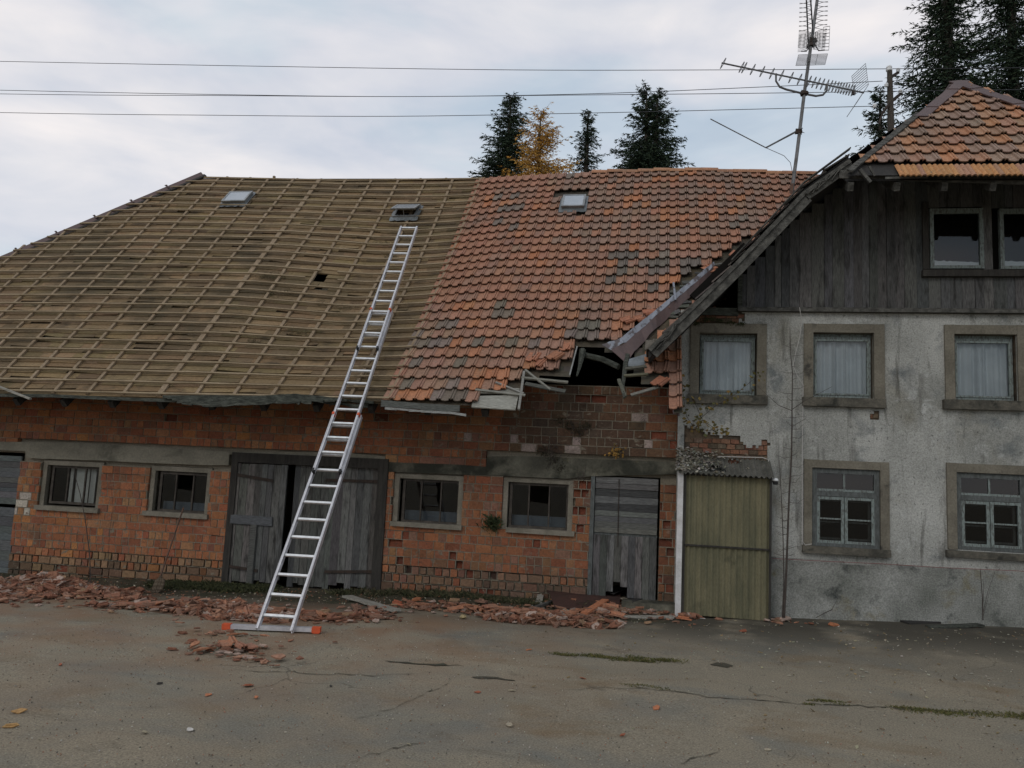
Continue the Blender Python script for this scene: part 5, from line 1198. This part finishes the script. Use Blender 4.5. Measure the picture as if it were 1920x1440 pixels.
sapling('dead_stalk', [P(1560, 1143, 12.2), P(1545, 1150, 12.1), P(1530, 1158, 12.0)], .007, [([P(1560, 1143, 12.2), P(1572, 1120, 12.3)], .004)], 'dry stalk slanting up beside the house plinth', 'stalk')
vine = empty('vine', P(1305, 800, 12.4), 'straggling bush with yellowing leaves growing above the porch roof', 'bush')
stems = [[P(1305, 803, 12.42), P(1315, 783, 12.35), P(1340, 762, 12.3), P(1380, 738, 12.25), P(1412, 712, 12.25), P(1424, 702, 12.25)], [P(1315, 783, 12.35), P(1305, 760, 12.3), P(1296, 742, 12.3)], [P(1316, 787, 12.35), P(1335, 800, 12.3), P(1352, 806, 12.3)], [P(1300, 800, 12.4), P(1287, 780, 12.35), P(1281, 742, 12.35), P(1278, 708, 12.35)], [P(1305, 803, 12.4), P(1330, 808, 12.3), P(1362, 803, 12.25)]]
m_ = MB()
for s_ in stems: m_.tube(s_, .006, 5, r2=.002)
m_.build('stem', M['twig'], vine)
m_ = MB()
def leaf(m_, c, sz, col):
    u = Vector((RND.gauss(0, 1), RND.gauss(0, .5), RND.gauss(0, .6))).normalized(); w = u.cross(Vector((RND.gauss(0, .4), -1, RND.gauss(0, .4)))).normalized(); n = u.cross(w)*sz*.15
    m_.face([c, c+u*sz*.5+w*sz*.35+n, c+u*sz, c+u*sz*.5-w*sz*.35-n], col)
for s_ in stems:
    for a, b in zip(s_, s_[1:]):
        for _ in range(9): leaf(m_, lerp(a, b, RND.random())+Vector((RND.gauss(0, .05), RND.gauss(0, .05), RND.gauss(0, .05)-.02)), RND.uniform(.04, .08), vcol(RND.choice([(.12, .10, .03), (.16, .12, .035), (.08, .075, .03), (.20, .13, .04)]), .2))
m_.build('leaves', M['leafdead'], vine)
# small plant and dry roots growing out of the barn wall
pl_t = empty('wall_plant', P(1155, 848, YB-.02), 'little orange leaved plant rooted in the brick wall', 'plant'); m_ = MB(); m_.tube([P(1155, 858, YB), P(1156, 848, YB-.05), P(1160, 838, YB-.06)], .005, 5); m_.build('stem', M['twig'], pl_t)
m_ = MB()
for _ in range(70): leaf(m_, P(RND.gauss(1155, 8), RND.gauss(847, 6), YB-RND.uniform(.02, .12)), RND.uniform(.03, .055), vcol(RND.choice([(.22, .12, .03), (.28, .15, .03), (.13, .09, .03)]), .2))
m_.build('leaves', M['leafdead'], pl_t)
rt_ = MB()
for cx, cy, n, sx_, sy_ in ((1085, 755, 9, 16, 20), (1085, 800, 40, 28, 22), (1040, 850, 60, 14, 26), (1090, 902, 14, 14, 10), (1205, 790, 10, 10, 20)):
    for _ in range(n):
        p = P(cx+RND.gauss(0, sx_*.5), cy+RND.gauss(0, sy_*.5), YB-.03); q = p+Vector((RND.gauss(0, .08), RND.uniform(-.05, .02), RND.gauss(0, .10))); rt_.tube([p, lerp(p, q, .5)+Vector((RND.gauss(0, .02), 0, RND.gauss(0, .02))), q], .003, 3, cap=False, col=vcol((.10, .09, .07), .3))
tag(rt_.build('dry_roots', M['twig']), 'tangle of dry roots hanging on the damp brick wall below the roof hole', 'roots', kind='stuff')
# moss cushions: real clumps of tiny blades on the wall, porch, roof hole
def clump(name, spots, cols, h0, h1, lab, cat, mat='grass', spread=1.0, up_=(0, 0, 1)):
    m_ = MB()
    for c, rx, ry, n in spots:
        for _ in range(n):
            p = Vector((c[0]+RND.gauss(0, rx*.5), c[1]+RND.gauss(0, ry*.5), c[2])); p.z = gz(p.x, p.y)+bank(p.x, p.y) if c[2] < .3 else c[2]+RND.gauss(0, ry*.5)
            if c[2] >= .3: p.y = c[1]+RND.uniform(-.03, .03)
            h = RND.uniform(h0, h1); dv = Vector((RND.gauss(0, .45*spread), RND.gauss(0, .45*spread)-(.3 if c[2] >= .3 else 0), 1)).normalized()*h; w = Vector((RND.gauss(0, 1), RND.gauss(0, 1), 0)).normalized()*RND.uniform(.003, .007)
            m_.face([p-w, p+w, p+dv*.6+w*.5+Vector((0, 0, -.0)), p+dv+Vector((dv.x*.5, dv.y*.5, -h*.2))], vcol(RND.choice(cols), .25))
    return tag(m_.build(name, M[mat]), lab, cat, kind='stuff')
gcols = [(.085, .09, .028), (.12, .11, .035), (.06, .065, .022), (.15, .125, .05)]
def gs_(px, py): g = G(px+RND.uniform(-6, 6), py+RND.gauss(0, 2.2)); return (g.x, g.y, 0.)
clump('grass', [(gs_(1050+i*12, 1226+i*.9), .12, RND.uniform(.02, .10), RND.choice((20, 70, 120, 170))) for i in range(19)], gcols, .01, .045, 'long thin strip of grass in the asphalt in front of the porch', 'grass')
clump('grass', [(gs_(1178+i*11, 1288+i*.5), .10, .035, 80) for i in range(7)], gcols, .01, .03, 'short faint grass strip in the middle of the yard', 'grass')
clump('grass', [(gs_(1690+i*14, 1330+i*1.0), .14, RND.uniform(.03, .11), RND.choice((60, 120, 220))) for i in range(22)], gcols, .01, .035, 'grass growing along the crack at the lower right', 'grass')
clump('grass', [(gs_(1520+i*10, 1316+i*.4), .08, .025, 50) for i in range(7)], gcols, .01, .03, 'small grass patch left of the lower right grass strip', 'grass')
clump('weeds', [((x, 12.40-RND.uniform(0, .2), 0.), .22, .22, 420) for x in [P(470, 1105, 12.3).x+i*.12 for i in range(-14, 3)]], [(.03, .035, .015), (.045, .05, .02), (.06, .06, .025)], .03, .12, 'dark weeds at the foot of the wall left of the barn doors', 'weeds')
clump('weeds', [((x, 12.42-RND.uniform(0, .25), 0.), .2, .16, RND.choice((40, 160, 260))) for x in [P(640, 1105, 12.3).x+i*.17 for i in range(0, 26)]], [(.03, .035, .015), (.05, .05, .022), (.09, .075, .04)], .02, .12, 'weeds along the wall between barn doors and small door', 'weeds')
p = P(925, 985, YB-.03); clump('grass_tuft', [((p.x, p.y, p.z), .12, .12, 260)], [(.03, .045, .018), (.045, .055, .02)], .05, .14, 'green tuft growing at the left corner of the fourth barn window', 'grass tuft')
clump('moss', [((lambda q: (q.x, q.y, q.z))(P(x, y, YB-.012)), .12, .10, 150) for x, y in ((1070, 800), (1085, 810), (1050, 790), (1020, 850), (1035, 865), (1050, 880), (1100, 800))], [(.03, .032, .018), (.045, .04, .022)], .01, .05, 'dark moss on the bricks below the roof hole', 'moss')
clump('moss', [((lambda q: (q.x, q.y, q.z))(P(x, y, YH-.05)), .08, .04, 110) for x, y in ((1325, 600), (1335, 598), (1350, 603), (1370, 606), (1305, 606), (1390, 608))], [(.035, .045, .015), (.05, .055, .02)], .01, .04, 'moss on top of the first upper window surround', 'moss')

m_ = MB(); n = 170
for i in range(n):
    for j in range(12):
        q = []
        for ii, jj in ((i, j), (i+1, j), (i+1, j+1), (i, j+1)):
            x = lerp(-13.5, .3, ii/n); t_ = jj/12; y = lerp(11.45+.22*nz(x, 0, 0, .8)+.10*nz(x, 0, 0, 3.1), 12.62, t_); q.append((x, y, gz(x, y)-.010+(.055+.04*nz(x, 1, 0, .9))*t_**1.6+(.016*nz(x, y, 0, 8)+.014 if 0 < jj else 0)))
        m_.face(q)
tag(m_.build('soil', M['soil'], smooth=True), 'dark mossy soil banked against the foot of the barn wall', 'soil', kind='structure')
# ================================================================== RUBBLE
band = [(-40, 1128, .5, 30), (20, 1118, .55, 60), (70, 1112, .5, 90), (110, 1112, .5, 80), (160, 1122, .4, 50), (200, 1140, .35, 30), (230, 1112, .25, 12), (265, 1142, .35, 30), (320, 1146, .35, 32), (370, 1142, .35, 55), (410, 1140, .35, 60), (450, 1150, .35, 45), (450, 1165, .3, 25), (520, 1155, .4, 30), (570, 1160, .4, 40), (620, 1162, .4, 34), (665, 1160, .35, 26), (430, 1220, .30, 9), (390, 1226, .32, 7), (460, 1242, .24, 5), (410, 1195, .36, 5),
        (700, 1150, .3, 14), (770, 1142, .3, 14), (850, 1140, .4, 14), (880, 1150, .4, 16), (960, 1150, .4, 34), (1010, 1160, .4, 46), (1060, 1160, .4, 46), (1110, 1155, .4, 46), (1160, 1150, .35, 40), (1210, 1152, .35, 34), (1280, 1160, .2, 14), (1140, 1118, .3, 16), (1240, 1118, .2, 20), (1100, 1108, .3, 10), (1470, 1168, .25, 5)]
heaps = [(G(80, 1110), 1.1, .34, .22), (G(160, 1118), .8, .28, .09), (G(400, 1148), .7, .30, .11), (G(460, 1160), .5, .26, .05), (G(1030, 1165), .8, .3, .07), (G(1230, 1140), .35, .25, .14)]
def hz2(x, y): return max([0]+[h*math.exp(-((x-c.x)/a)**2-((y-c.y)/b)**2) for c, a, b, h in heaps])
def frag(seed, flat=.012):
    R_ = random.Random(seed); m_ = MB(); k = R_.randint(4, 6); t = R_.uniform(.005, .008); L_ = .085; asp = R_.uniform(.35, .8); pr = []
    for i in range(k):
        an = 2*math.pi*i/k+R_.uniform(-.3, .3); rr = L_*R_.uniform(.65, 1.15); pr.append((rr*math.cos(an), rr*math.sin(an)*asp))
    bend = R_.uniform(-1.2, 1.2)
    tp = [(x, y, t+bend*x*x) for x, y in pr]; bt_ = [(x*.97, y*.97, -t+bend*x*x) for x, y in pr]; c0 = R_.choice([(.34, .16, .095), (.36, .19, .12), (.26, .115, .07), (.33, .21, .125), (.42, .31, .25), (.25, .14, .095), (.37, .165, .09)])
    m_.face(tp, c0); m_.face(bt_[::-1], c0)
    for i in range(k): m_.face([bt_[i], bt_[(i+1) % k], tp[(i+1) % k], tp[i]], tuple(v*.85 for v in c0))
    if R_.random() < .5: m_.box(-.05, .05, -.008, .008, t, t+.014, c0)       # rib of the tile
    return m_
protos = [frag(100+i) for i in range(20)]
def tone(c): return 'pale pinkish' if c[2] > .2 else ('ochre' if c[1] > .185 and c[2] < .13 else ('dark red' if c[0] < .34 else 'orange red'))
def frag_label(t, px, py):
    if py > 1190: w = 'in the small patch in front of the ladder bar'
    elif py < 1119 and px > 1000: w = 'on the doorstep by the small barn door'
    elif px < 215: w = 'in the high heap at the far left'
    elif px < 345: w = 'in the low strip below the shovel'
    elif px < 475: w = 'in the heap left of the ladder foot'
    elif px < 690: w = 'in the strip between and right of the ladder rails'
    elif px < 900: w = 'beside the whitish plank'
    elif px < 1250: w = 'in the rubble around the brown metal sheet'
    else: w = 'near the foot of the porch'
    return t+' tile piece '+w
fmesh = []
for pr in protos:
    o = pr.build('tile_fragment', M['shard']); o.data['tone'] = tone(pr.c[0]); fmesh.append(o.data); bpy.data.objects.remove(o)
def half(seed):
    R_ = random.Random(seed); m_ = MB(); w = .19; ln = R_.uniform(.13, .24); c = R_.choice([(.40, .17, .09), (.34, .15, .09), (.38, .20, .12)]); cut = [R_.uniform(-.02, .02) for _ in prof]; k0 = R_.choice((0, 0, 4)); pr_ = prof[k0:] if R_.random() < .6 else prof[:8]
    for (u, h), e in list(zip(pr_, cut)): m_.v.append(((u-.5)*w, -ln/2, h+.012))
    for (u, h), e in list(zip(pr_, cut)): m_.v.append(((u-.5)*w, ln/2+e, h+.012))
    n_ = len(pr_); m_.v += [(a, b, z-.014) for a, b, z in m_.v]
    def ad(*f): m_.f.append(f); m_.c.append(c); m_.m.append(0)
    for k in range(n_-1): ad(k, k+1, n_+k+1, n_+k); ad(2*n_+k, 3*n_+k, 3*n_+k+1, 2*n_+k+1); ad(k, 2*n_+k, 2*n_+k+1, k+1); ad(n_+k, n_+k+1, 3*n_+k+1, 3*n_+k)
    ad(0, n_, 3*n_, 2*n_); ad(n_-1, 3*n_-1, 4*n_-1, 2*n_-1); return m_
hmesh = []
for k in range(7):
    o = half(700+k).build('tile_fragment', M['tile']); o.data['tone'] = 'large ribbed'; hmesh.append(o.data); bpy.data.objects.remove(o)
tot = sum(b[3] for b in band); big = 0
small = MB()
def frag_into(mb_, pr, M4, k):
    b = len(mb_.v); mb_.v += [tuple(M4 @ Vector(v)) for v in pr.v]; mb_.f += [tuple(b+i for i in f) for f in pr.f]; mb_.c += [tuple(c*k for c in cc) for cc in pr.c]; mb_.m += pr.m
for (px, py, sp_, n) in band:
    c = G(px, py); nb = max(1, round(n/tot*282))
    for i in range(nb+n*7):
        bigp = i < nb; wd = 2.2 if RND.random() < .22 and not bigp else 1; x, y = c.x+RND.gauss(0, sp_*.55*wd), min(12.35, c.y+.12+RND.gauss(0, sp_*.32*wd)); h = hz2(x, y); sc_ = RND.uniform(1.0, 1.9) if bigp else RND.uniform(.15, 1.15)**1.3*(.8 if h < .03 else 1)
        tilt = .25+.9*min(1, h/.12); M4 = Matrix.Translation((x, y, gz(x, y)+max(bank(x, y), h*RND.uniform(.82, 1.0))+.010*sc_+(.02 if bigp else 0)+abs(RND.gauss(0, .012)))) @ Matrix.Rotation(RND.uniform(0, 6.28), 4, 'Z') @ Matrix.Rotation(RND.gauss(0, .38*tilt), 4, 'X') @ Matrix.Rotation(RND.gauss(0, .32*tilt), 4, 'Y') @ Matrix.Scale(sc_, 4)
        if bigp:
            hf = RND.random() < (.32 if px > 640 else .14); o = bpy.data.objects.new('tile_fragment', RND.choice(hmesh if hf else fmesh)); COL.objects.link(o); o.matrix_world = M4 if not hf else M4 @ Matrix.Scale(.95/sc_, 4)
            tag(o, frag_label(o.data['tone'], px, py), 'tile fragment', frag_label(o.data['tone'], px, py).replace('piece', 'pieces'))
        else: frag_into(small, RND.choice(protos), M4, RND.uniform(.65, 1.15))
tag(small.build('rubble', M['shard']), 'crushed red tile rubble heaped along the barn wall', 'rubble', kind='stuff')
# more crumbs cover the heaps themselves
small = MB()
for (c, a, b, h) in heaps:
    for _ in range(int(a*b*h*13000)+40):
        an = RND.uniform(0, 6.28); rr = 1.35*RND.random()**.6; x, y = c.x+a*rr*math.cos(an), min(12.3, c.y+b*rr*math.sin(an)); hh_ = hz2(x, y)
        M4 = Matrix.Translation((x, y, gz(x, y)+hh_*RND.uniform(.85, 1.02)+.005)) @ Matrix.Rotation(RND.uniform(0, 6.28), 4, 'Z') @ Matrix.Rotation(RND.gauss(0, .5), 4, 'X') @ Matrix.Rotation(RND.gauss(0, .4), 4, 'Y') @ Matrix.Scale(RND.uniform(.25, 1.5), 4)
        frag_into(small, RND.choice(protos), M4, RND.uniform(.6, 1.1))
tag(small.build('rubble', M['shard']), 'brick red shards covering the heaps of tile rubble', 'rubble', kind='stuff')
# earth core under the heap
m_ = MB()
for (c, a, b, h) in heaps:
    n1_, n2_ = 16, 6
    for i in range(n1_):
        for j in range(n2_):
            q = []
            for (ii, jj) in ((i, j), (i+1, j), (i+1, j+1), (i, j+1)):
                an = 2*math.pi*ii/n1_; rr = 1.5*jj/n2_; x, y = c.x+a*rr*math.cos(an), c.y+b*rr*math.sin(an); q.append((x, y, gz(x, y)+h*math.exp(-rr*rr)*.82-.015+.006*nz(x, y, 0, 9)))
            m_.face(q, vcol((.13, .08, .05), .1))
tag(m_.build('rubble_dust', M['shard'], smooth=True), 'brick red dust and grit under the rubble heaps', 'dust', kind='stuff')
# single fragments strewn over the yard, each told apart by where it lies
lone = [(465, 1288, 1.0, 'small brick red chip in front of the ladder foot', 0), (1230, 1330, 1.0, 'square brown red tile chip in the middle of the open yard', 1), (955, 1362, .9, 'pale broken stone wedge standing in the lower middle of the yard', 2), (992, 1220, 1.1, 'orange chip left of the long grass strip', 1), (1092, 1273, .9, 'flat orange chip below the long grass strip', 0), (960, 1296, .8, 'narrow upright shard in the middle of the yard', 2),
        (1563, 1173, 1.3, 'orange tile piece at the foot of the house wall', 1), (1393, 1185, 1.1, 'red chip in front of the porch right side', 0), (1282, 1163, 1.8, 'bright orange broken tile at the foot of the white porch post', 1), (895, 1300, .9, 'orange chip left of centre in the open yard', 0), (390, 1305, .8, 'rusty chip below the small rubble patch', 1), (113, 1248, .9, 'dark red chip on the left of the yard', 0), (620, 1288, .6, 'small dark stone right of the ladder foot', 3), (300, 1283, .7, 'dark pebble left of centre in the yard', 3),
        (480, 1310, 1.0, 'orange flake in the left middle of the yard', 1), (20, 1365, 1.1, 'ochre flake near the lower left corner', 4), (35, 1338, 1.0, 'ochre flake at the left edge of the yard', 4), (272, 1375, .7, 'pale chip in the lower left of the yard', 2), (357, 1371, .8, 'short white stick lying in the lower middle of the yard', 5), (1168, 1380, .8, 'red chip at the lower middle of the yard', 0), (1100, 1110, 1.4, 'curved red tile piece left of the small barn door', 1), (1440, 1408, .7, 'pale curled leaf at the lower right of the yard', 2), (780, 1128, 2.2, 'large folded red tile piece leaning by the barn wall', 1), (745, 1135, 2.2, 'broad red tile slab beside the white plank', 0)]
for i, (px, py, sc_, lab, ty) in enumerate(lone):
    c = G(px, py); pr = frag(300+i); col = [(.33, .11, .06), (.45, .17, .08), (.36, .31, .22), (.05, .045, .04), (.38, .22, .09), (.5, .48, .44)][ty]; pr.c = [vcol(col, .08)]*len(pr.c)
    o = pr.build('tile_fragment' if ty in (0, 1, 4) else 'stone_chip', M['shard']); o.matrix_world = Matrix.Translation((c.x, c.y, c.z+.014*sc_)) @ Matrix.Rotation(RND.uniform(0, 6), 4, 'Z') @ Matrix.Rotation(RND.uniform(.1, .35), 4, 'X') @ Matrix.Scale(sc_*(.62 if py > 1200 else .9), 4)
    tag(o, lab, 'tile fragment' if ty in (0, 1, 4) else 'chip')
# long tile, planks and sheets in the rubble
def plank(name, a, b, w, h, lab, mat, cat, za=.02, zb=.02, col=(1, 1, 1), jag=0):
    A_, B_ = G(*a)+Vector((0, 0, za)), G(*b)+Vector((0, 0, zb)); m_ = MB(); n = 6
    d = (B_-A_).normalized(); sdv = d.cross(Vector((0, 0, 1))).normalized(); u = sdv.cross(d); R_ = []
    for k in range(n+1):
        p = lerp(A_, B_, k/n); ww = w/2+RND.uniform(-jag, jag); w2 = w/2+RND.uniform(-jag, jag); R_.append([p-sdv*ww-u*h/2, p+sdv*w2-u*h/2, p+sdv*w2+u*h/2, p-sdv*ww+u*h/2])
    for k in range(n): m_.hexa(R_[k]+R_[k+1], col, skip=(() if k in (0, n-1) else ()))
    return tag(m_.build(name, mat), lab, cat)
plank('plank', (650, 1124), (742, 1150), .16, .03, 'whitish weathered plank lying between ladder and small door', M['palewood'], 'plank', .05, .04, jag=.015)
plank('plank', (1168, 1160), (1262, 1161), .10, .03, 'greenish pale plank in the rubble below the doorstep', M['palewood'], 'plank', .03, .03, jag=.01)
plank('plank', (990, 1150), (1060, 1130), .06, .03, 'short grey lath slanting over the rubble left of the brown sheet', M['verge'], 'plank', .05, .10)
plank('long_tile', (1095, 1158), (1135, 1141), .11, .03, 'long orange tile strip tilted on the rubble', M['shard'], 'tile', .06, .13, col=(.46, .18, .09))
plank('plank', (1580, 1160), (1640, 1164), .07, .02, 'thin pale board at the foot of the house wall', M['palewood'], 'plank', .03, .03)
plank('plank', (1740, 1178), (1840, 1176), .12, .03, 'dark rotten board lying by the house wall at the right', M['rottenwood'], 'plank', .02, .03, jag=.02)
plank('stone_slab', (1690, 1168), (1890, 1166), .3, .05, 'dark flat slabs along the foot of the house wall', M['slate'], 'slab', .01, .02, jag=.05)
plank('wood_chunk', (1116, 1124), (1127, 1105), .07, .03, 'upright splintered yellow wood chunk before the small door', M['palewood'], 'wood', .08, .25)
plank('wood_chunk', (1010, 1136), (1018, 1118), .10, .03, 'bundle of weathered splinters left of the brown sheet', M['palewood'], 'wood', .05, .2)
m_ = MB(); a, b, c, d = G(1040, 1146), G(1160, 1150), G(1165, 1128), G(1022, 1128)
q = [a+Vector((0, 0, .05)), b+Vector((0, 0, .05)), c+Vector((0, 0, .16)), d+Vector((0, 0, .20))]; mid0, mid1 = lerp(q[0], q[3], .5)+Vector((0, 0, .06)), lerp(q[1], q[2], .5)+Vector((0, 0, .05))
for (w_, x_, y_, z_) in ((q[0], q[1], mid1, mid0), (mid0, mid1, q[2], q[3])): m_.hexa([v-Vector((0, 0, .008)) for v in (w_, x_, y_, z_)]+[w_, x_, y_, z_])
tag(m_.build('metal_sheet', M['rustsheet']), 'folded dark brown metal sheet lying below the small barn door', 'metal sheet')
for i, (pts, lab, zz) in enumerate(((((1120, 1130), (1165, 1118), (1185, 1124), (1150, 1138)), 'dark roofing felt scrap in front of the small door', .20), (((1165, 1128), (1215, 1122), (1220, 1136), (1185, 1150)), 'torn black felt scrap beside the doorstep', .14), (((1180, 1124), (1200, 1112), (1206, 1116), (1190, 1130)), 'pale green board end poking up by the small door', .22))):
    q = [G(*p_)+Vector((0, 0, zz+RND.uniform(-.03, .03))) for p_ in pts]; m_ = MB(); m_.hexa([v-Vector((0, 0, .01)) for v in q]+q); tag(m_.build('felt_scrap' if i < 2 else 'board_end', M['slate'] if i < 2 else M['palewood']), lab, 'scrap')
# rubble stones: pale chunks
for i, (px, py, sc_, lab) in enumerate(((1060, 1155, 1.3, 'pale greenish stone in the middle of the rubble'), (1052, 1165, .9, 'small whitish stone at the edge of the rubble'), (868, 1160, .8, 'yellowish stone lying left of the rubble'), (475, 1165, .8, 'pale stone between the ladder rails'), (1165, 1150, 1.2, 'pitted brown clinker beside the metal sheet'))):
    c = G(px, py); m_ = MB(); R_ = random.Random(i+50); m_.lathe([(0.001, -.03), (.05, -.02), (.06, .0), (.045, .03), (.001, .045)], (0, 0, 0), 7); m_.v = [(a*(1+R_.uniform(-.3, .3)), b*(1+R_.uniform(-.3, .3)), z*(1+R_.uniform(-.3, .3))) for a, b, z in m_.v]; m_.c = [vcol([(.30, .30, .24), (.38, .38, .34), (.34, .27, .14), (.36, .33, .28), (.20, .13, .09)][i], .05)]*len(m_.f)
    o = m_.build('stone', M['shard']); o.location = (c.x, c.y, c.z+.03*sc_); o.scale = (sc_,)*3; tag(o, lab, 'stone')
def bank_bit():
    x = RND.uniform(-13, 0); y = RND.uniform(11.3, 12.5); return Vector((x, y, gz(x, y)+max(0, bank(x, y))+.004))
tag(flakes('crumbs', 1500, bank_bit, [(.34, .15, .08), (.26, .12, .07), (.30, .26, .19), (.10, .08, .05), (.40, .36, .29), (.14, .13, .07)], .006, .024, M['leafdead'], .5), 'tile crumbs and leaves on the dark soil along the barn wall', 'crumbs', kind='stuff')
# scattered dead leaves and grit over the yard
def yard_leaf():
    x = RND.uniform(-2, 6.5); y = RND.uniform(5.5, 12.2); 
    if RND.random() > ss(4.5, 12, y)*ss(-2.5, 3.5, x)+.04: return None
    return Vector((x, y, gz(x, y)+.002))
tag(flakes('fallen_leaves', 900, yard_leaf, [(.30, .27, .18), (.24, .17, .09), (.36, .34, .27), (.15, .11, .06)], .010, .028, M['leafdead'], .3), 'pale fallen leaves scattered over the right of the yard', 'leaves', kind='stuff')
def yard_grit():
    px, py = RND.uniform(-30, 1950), RND.uniform(1150, 1440); g = G(px, py)
    if RND.random() < .35: g = G(RND.gauss(450, 350), RND.gauss(1200, 40))
    return Vector((g.x, g.y, gz(g.x, g.y)+.001)) if g.y < 12.3 else None
tag(flakes('grit', 3600, yard_grit, [(.26, .14, .09), (.30, .27, .20), (.09, .08, .065), (.38, .35, .29), (.18, .12, .08), (.32, .30, .25)], .003, .009, M['leafdead'], .3), 'loose grit and tiny tile crumbs on the asphalt', 'grit', kind='stuff')
crk = [([(660, 1352), (740, 1330), (800, 1300), (838, 1284), (850, 1266)], .030, 'forked crack running diagonally in the middle of the yard'), ([(430, 1256), (560, 1262), (700, 1268), (812, 1262)], .018, 'thin crack in front of the ladder'), ([(1010, 1297), (1120, 1290), (1230, 1295), (1330, 1308), (1480, 1318), (1640, 1326), (1760, 1335), (1940, 1346)], .020, 'long crack crossing the right half of the yard'),
       ([(1275, 1432), (1318, 1416), (1348, 1410)], .018, 'short crack at the bottom of the yard'), ([(1478, 1428), (1492, 1408)], .014, 'tiny crack at the bottom right of centre'), ([(640, 1442), (700, 1412), (800, 1392)], .014, 'faint crack at the lower left of centre'), ([(720, 1240), (790, 1246), (870, 1250)], .05, 'dark dirty seam left of the long grass strip'), ([(880, 1268), (930, 1272), (965, 1276)], .10, 'brown dirt filled hollow in the middle of the yard'), ([(1330, 1245), (1375, 1248)], .10, 'dark mossy hollow right of the long grass strip')]
for pts, wd, lab in crk:
    m_ = MB(); g_ = [G(x, y) for x, y in pts]; fine_ = []
    for a, b in zip(g_, g_[1:]):
        n = max(2, int((b-a).length/.07))
        for k in range(n): fine_.append(lerp(a, b, k/n)+Vector((RND.gauss(0, .012), RND.gauss(0, .022), 0)))
    fine_.append(g_[-1]); N_ = len(fine_); L_ = []
    for k, p in enumerate(fine_):
        t_ = min(k, N_-1-k)/max(1, N_*.25); w_ = wd*(.55 if wd < .04 else 1)*min(1, .15+t_)*RND.uniform(.2, 1.15); z = gz(p.x, p.y)+.012*nz(p.x, p.y, 0, .7)+.005*nz(p.x, p.y, 3, 2.2)+.007
        L_.append((Vector((p.x, p.y-w_, z)), Vector((p.x, p.y+w_, z))))
    for a, b in zip(L_, L_[1:]): m_.face([a[0], b[0], b[1], a[1]])
    tag(m_.build('ground_crack', M['crackdirt']), lab, 'crack', kind='structure')
# wall string and cable
m_ = MB(); m_.tube([P(1448, 1047, YH-.06), P(1560, 1053, YH-.06), P(1650, 1057, YH-.05), P(1760, 1064, YH-.06), P(1900, 1070, YH-.06), P(2050, 1080, YH-.06)], .004, 5); tag(m_.build('string_line', M['string']), 'red string stretched along the house wall above the plinth', 'string')
m_ = MB(); m_.tube([P(1499, 576, YH-.11), P(1503, 600, YH-.08), P(1500, 630, YH-.06), P(1491, 665, YH-.06), P(1487, 685, YH-.06), P(1495, 705, YH-.06), P(1506, 722, YH-.06), P(1505, 800, YH-.04), P(1504, 900, YH-.06), P(1505, 1015, YH-.06), P(1510, 1022, YH-.08), P(1522, 1020, YH-.06)], .006, 5); tag(m_.build('wall_cable', M['cable']), 'thin pale cable hanging down the house wall by the sapling', 'cable')
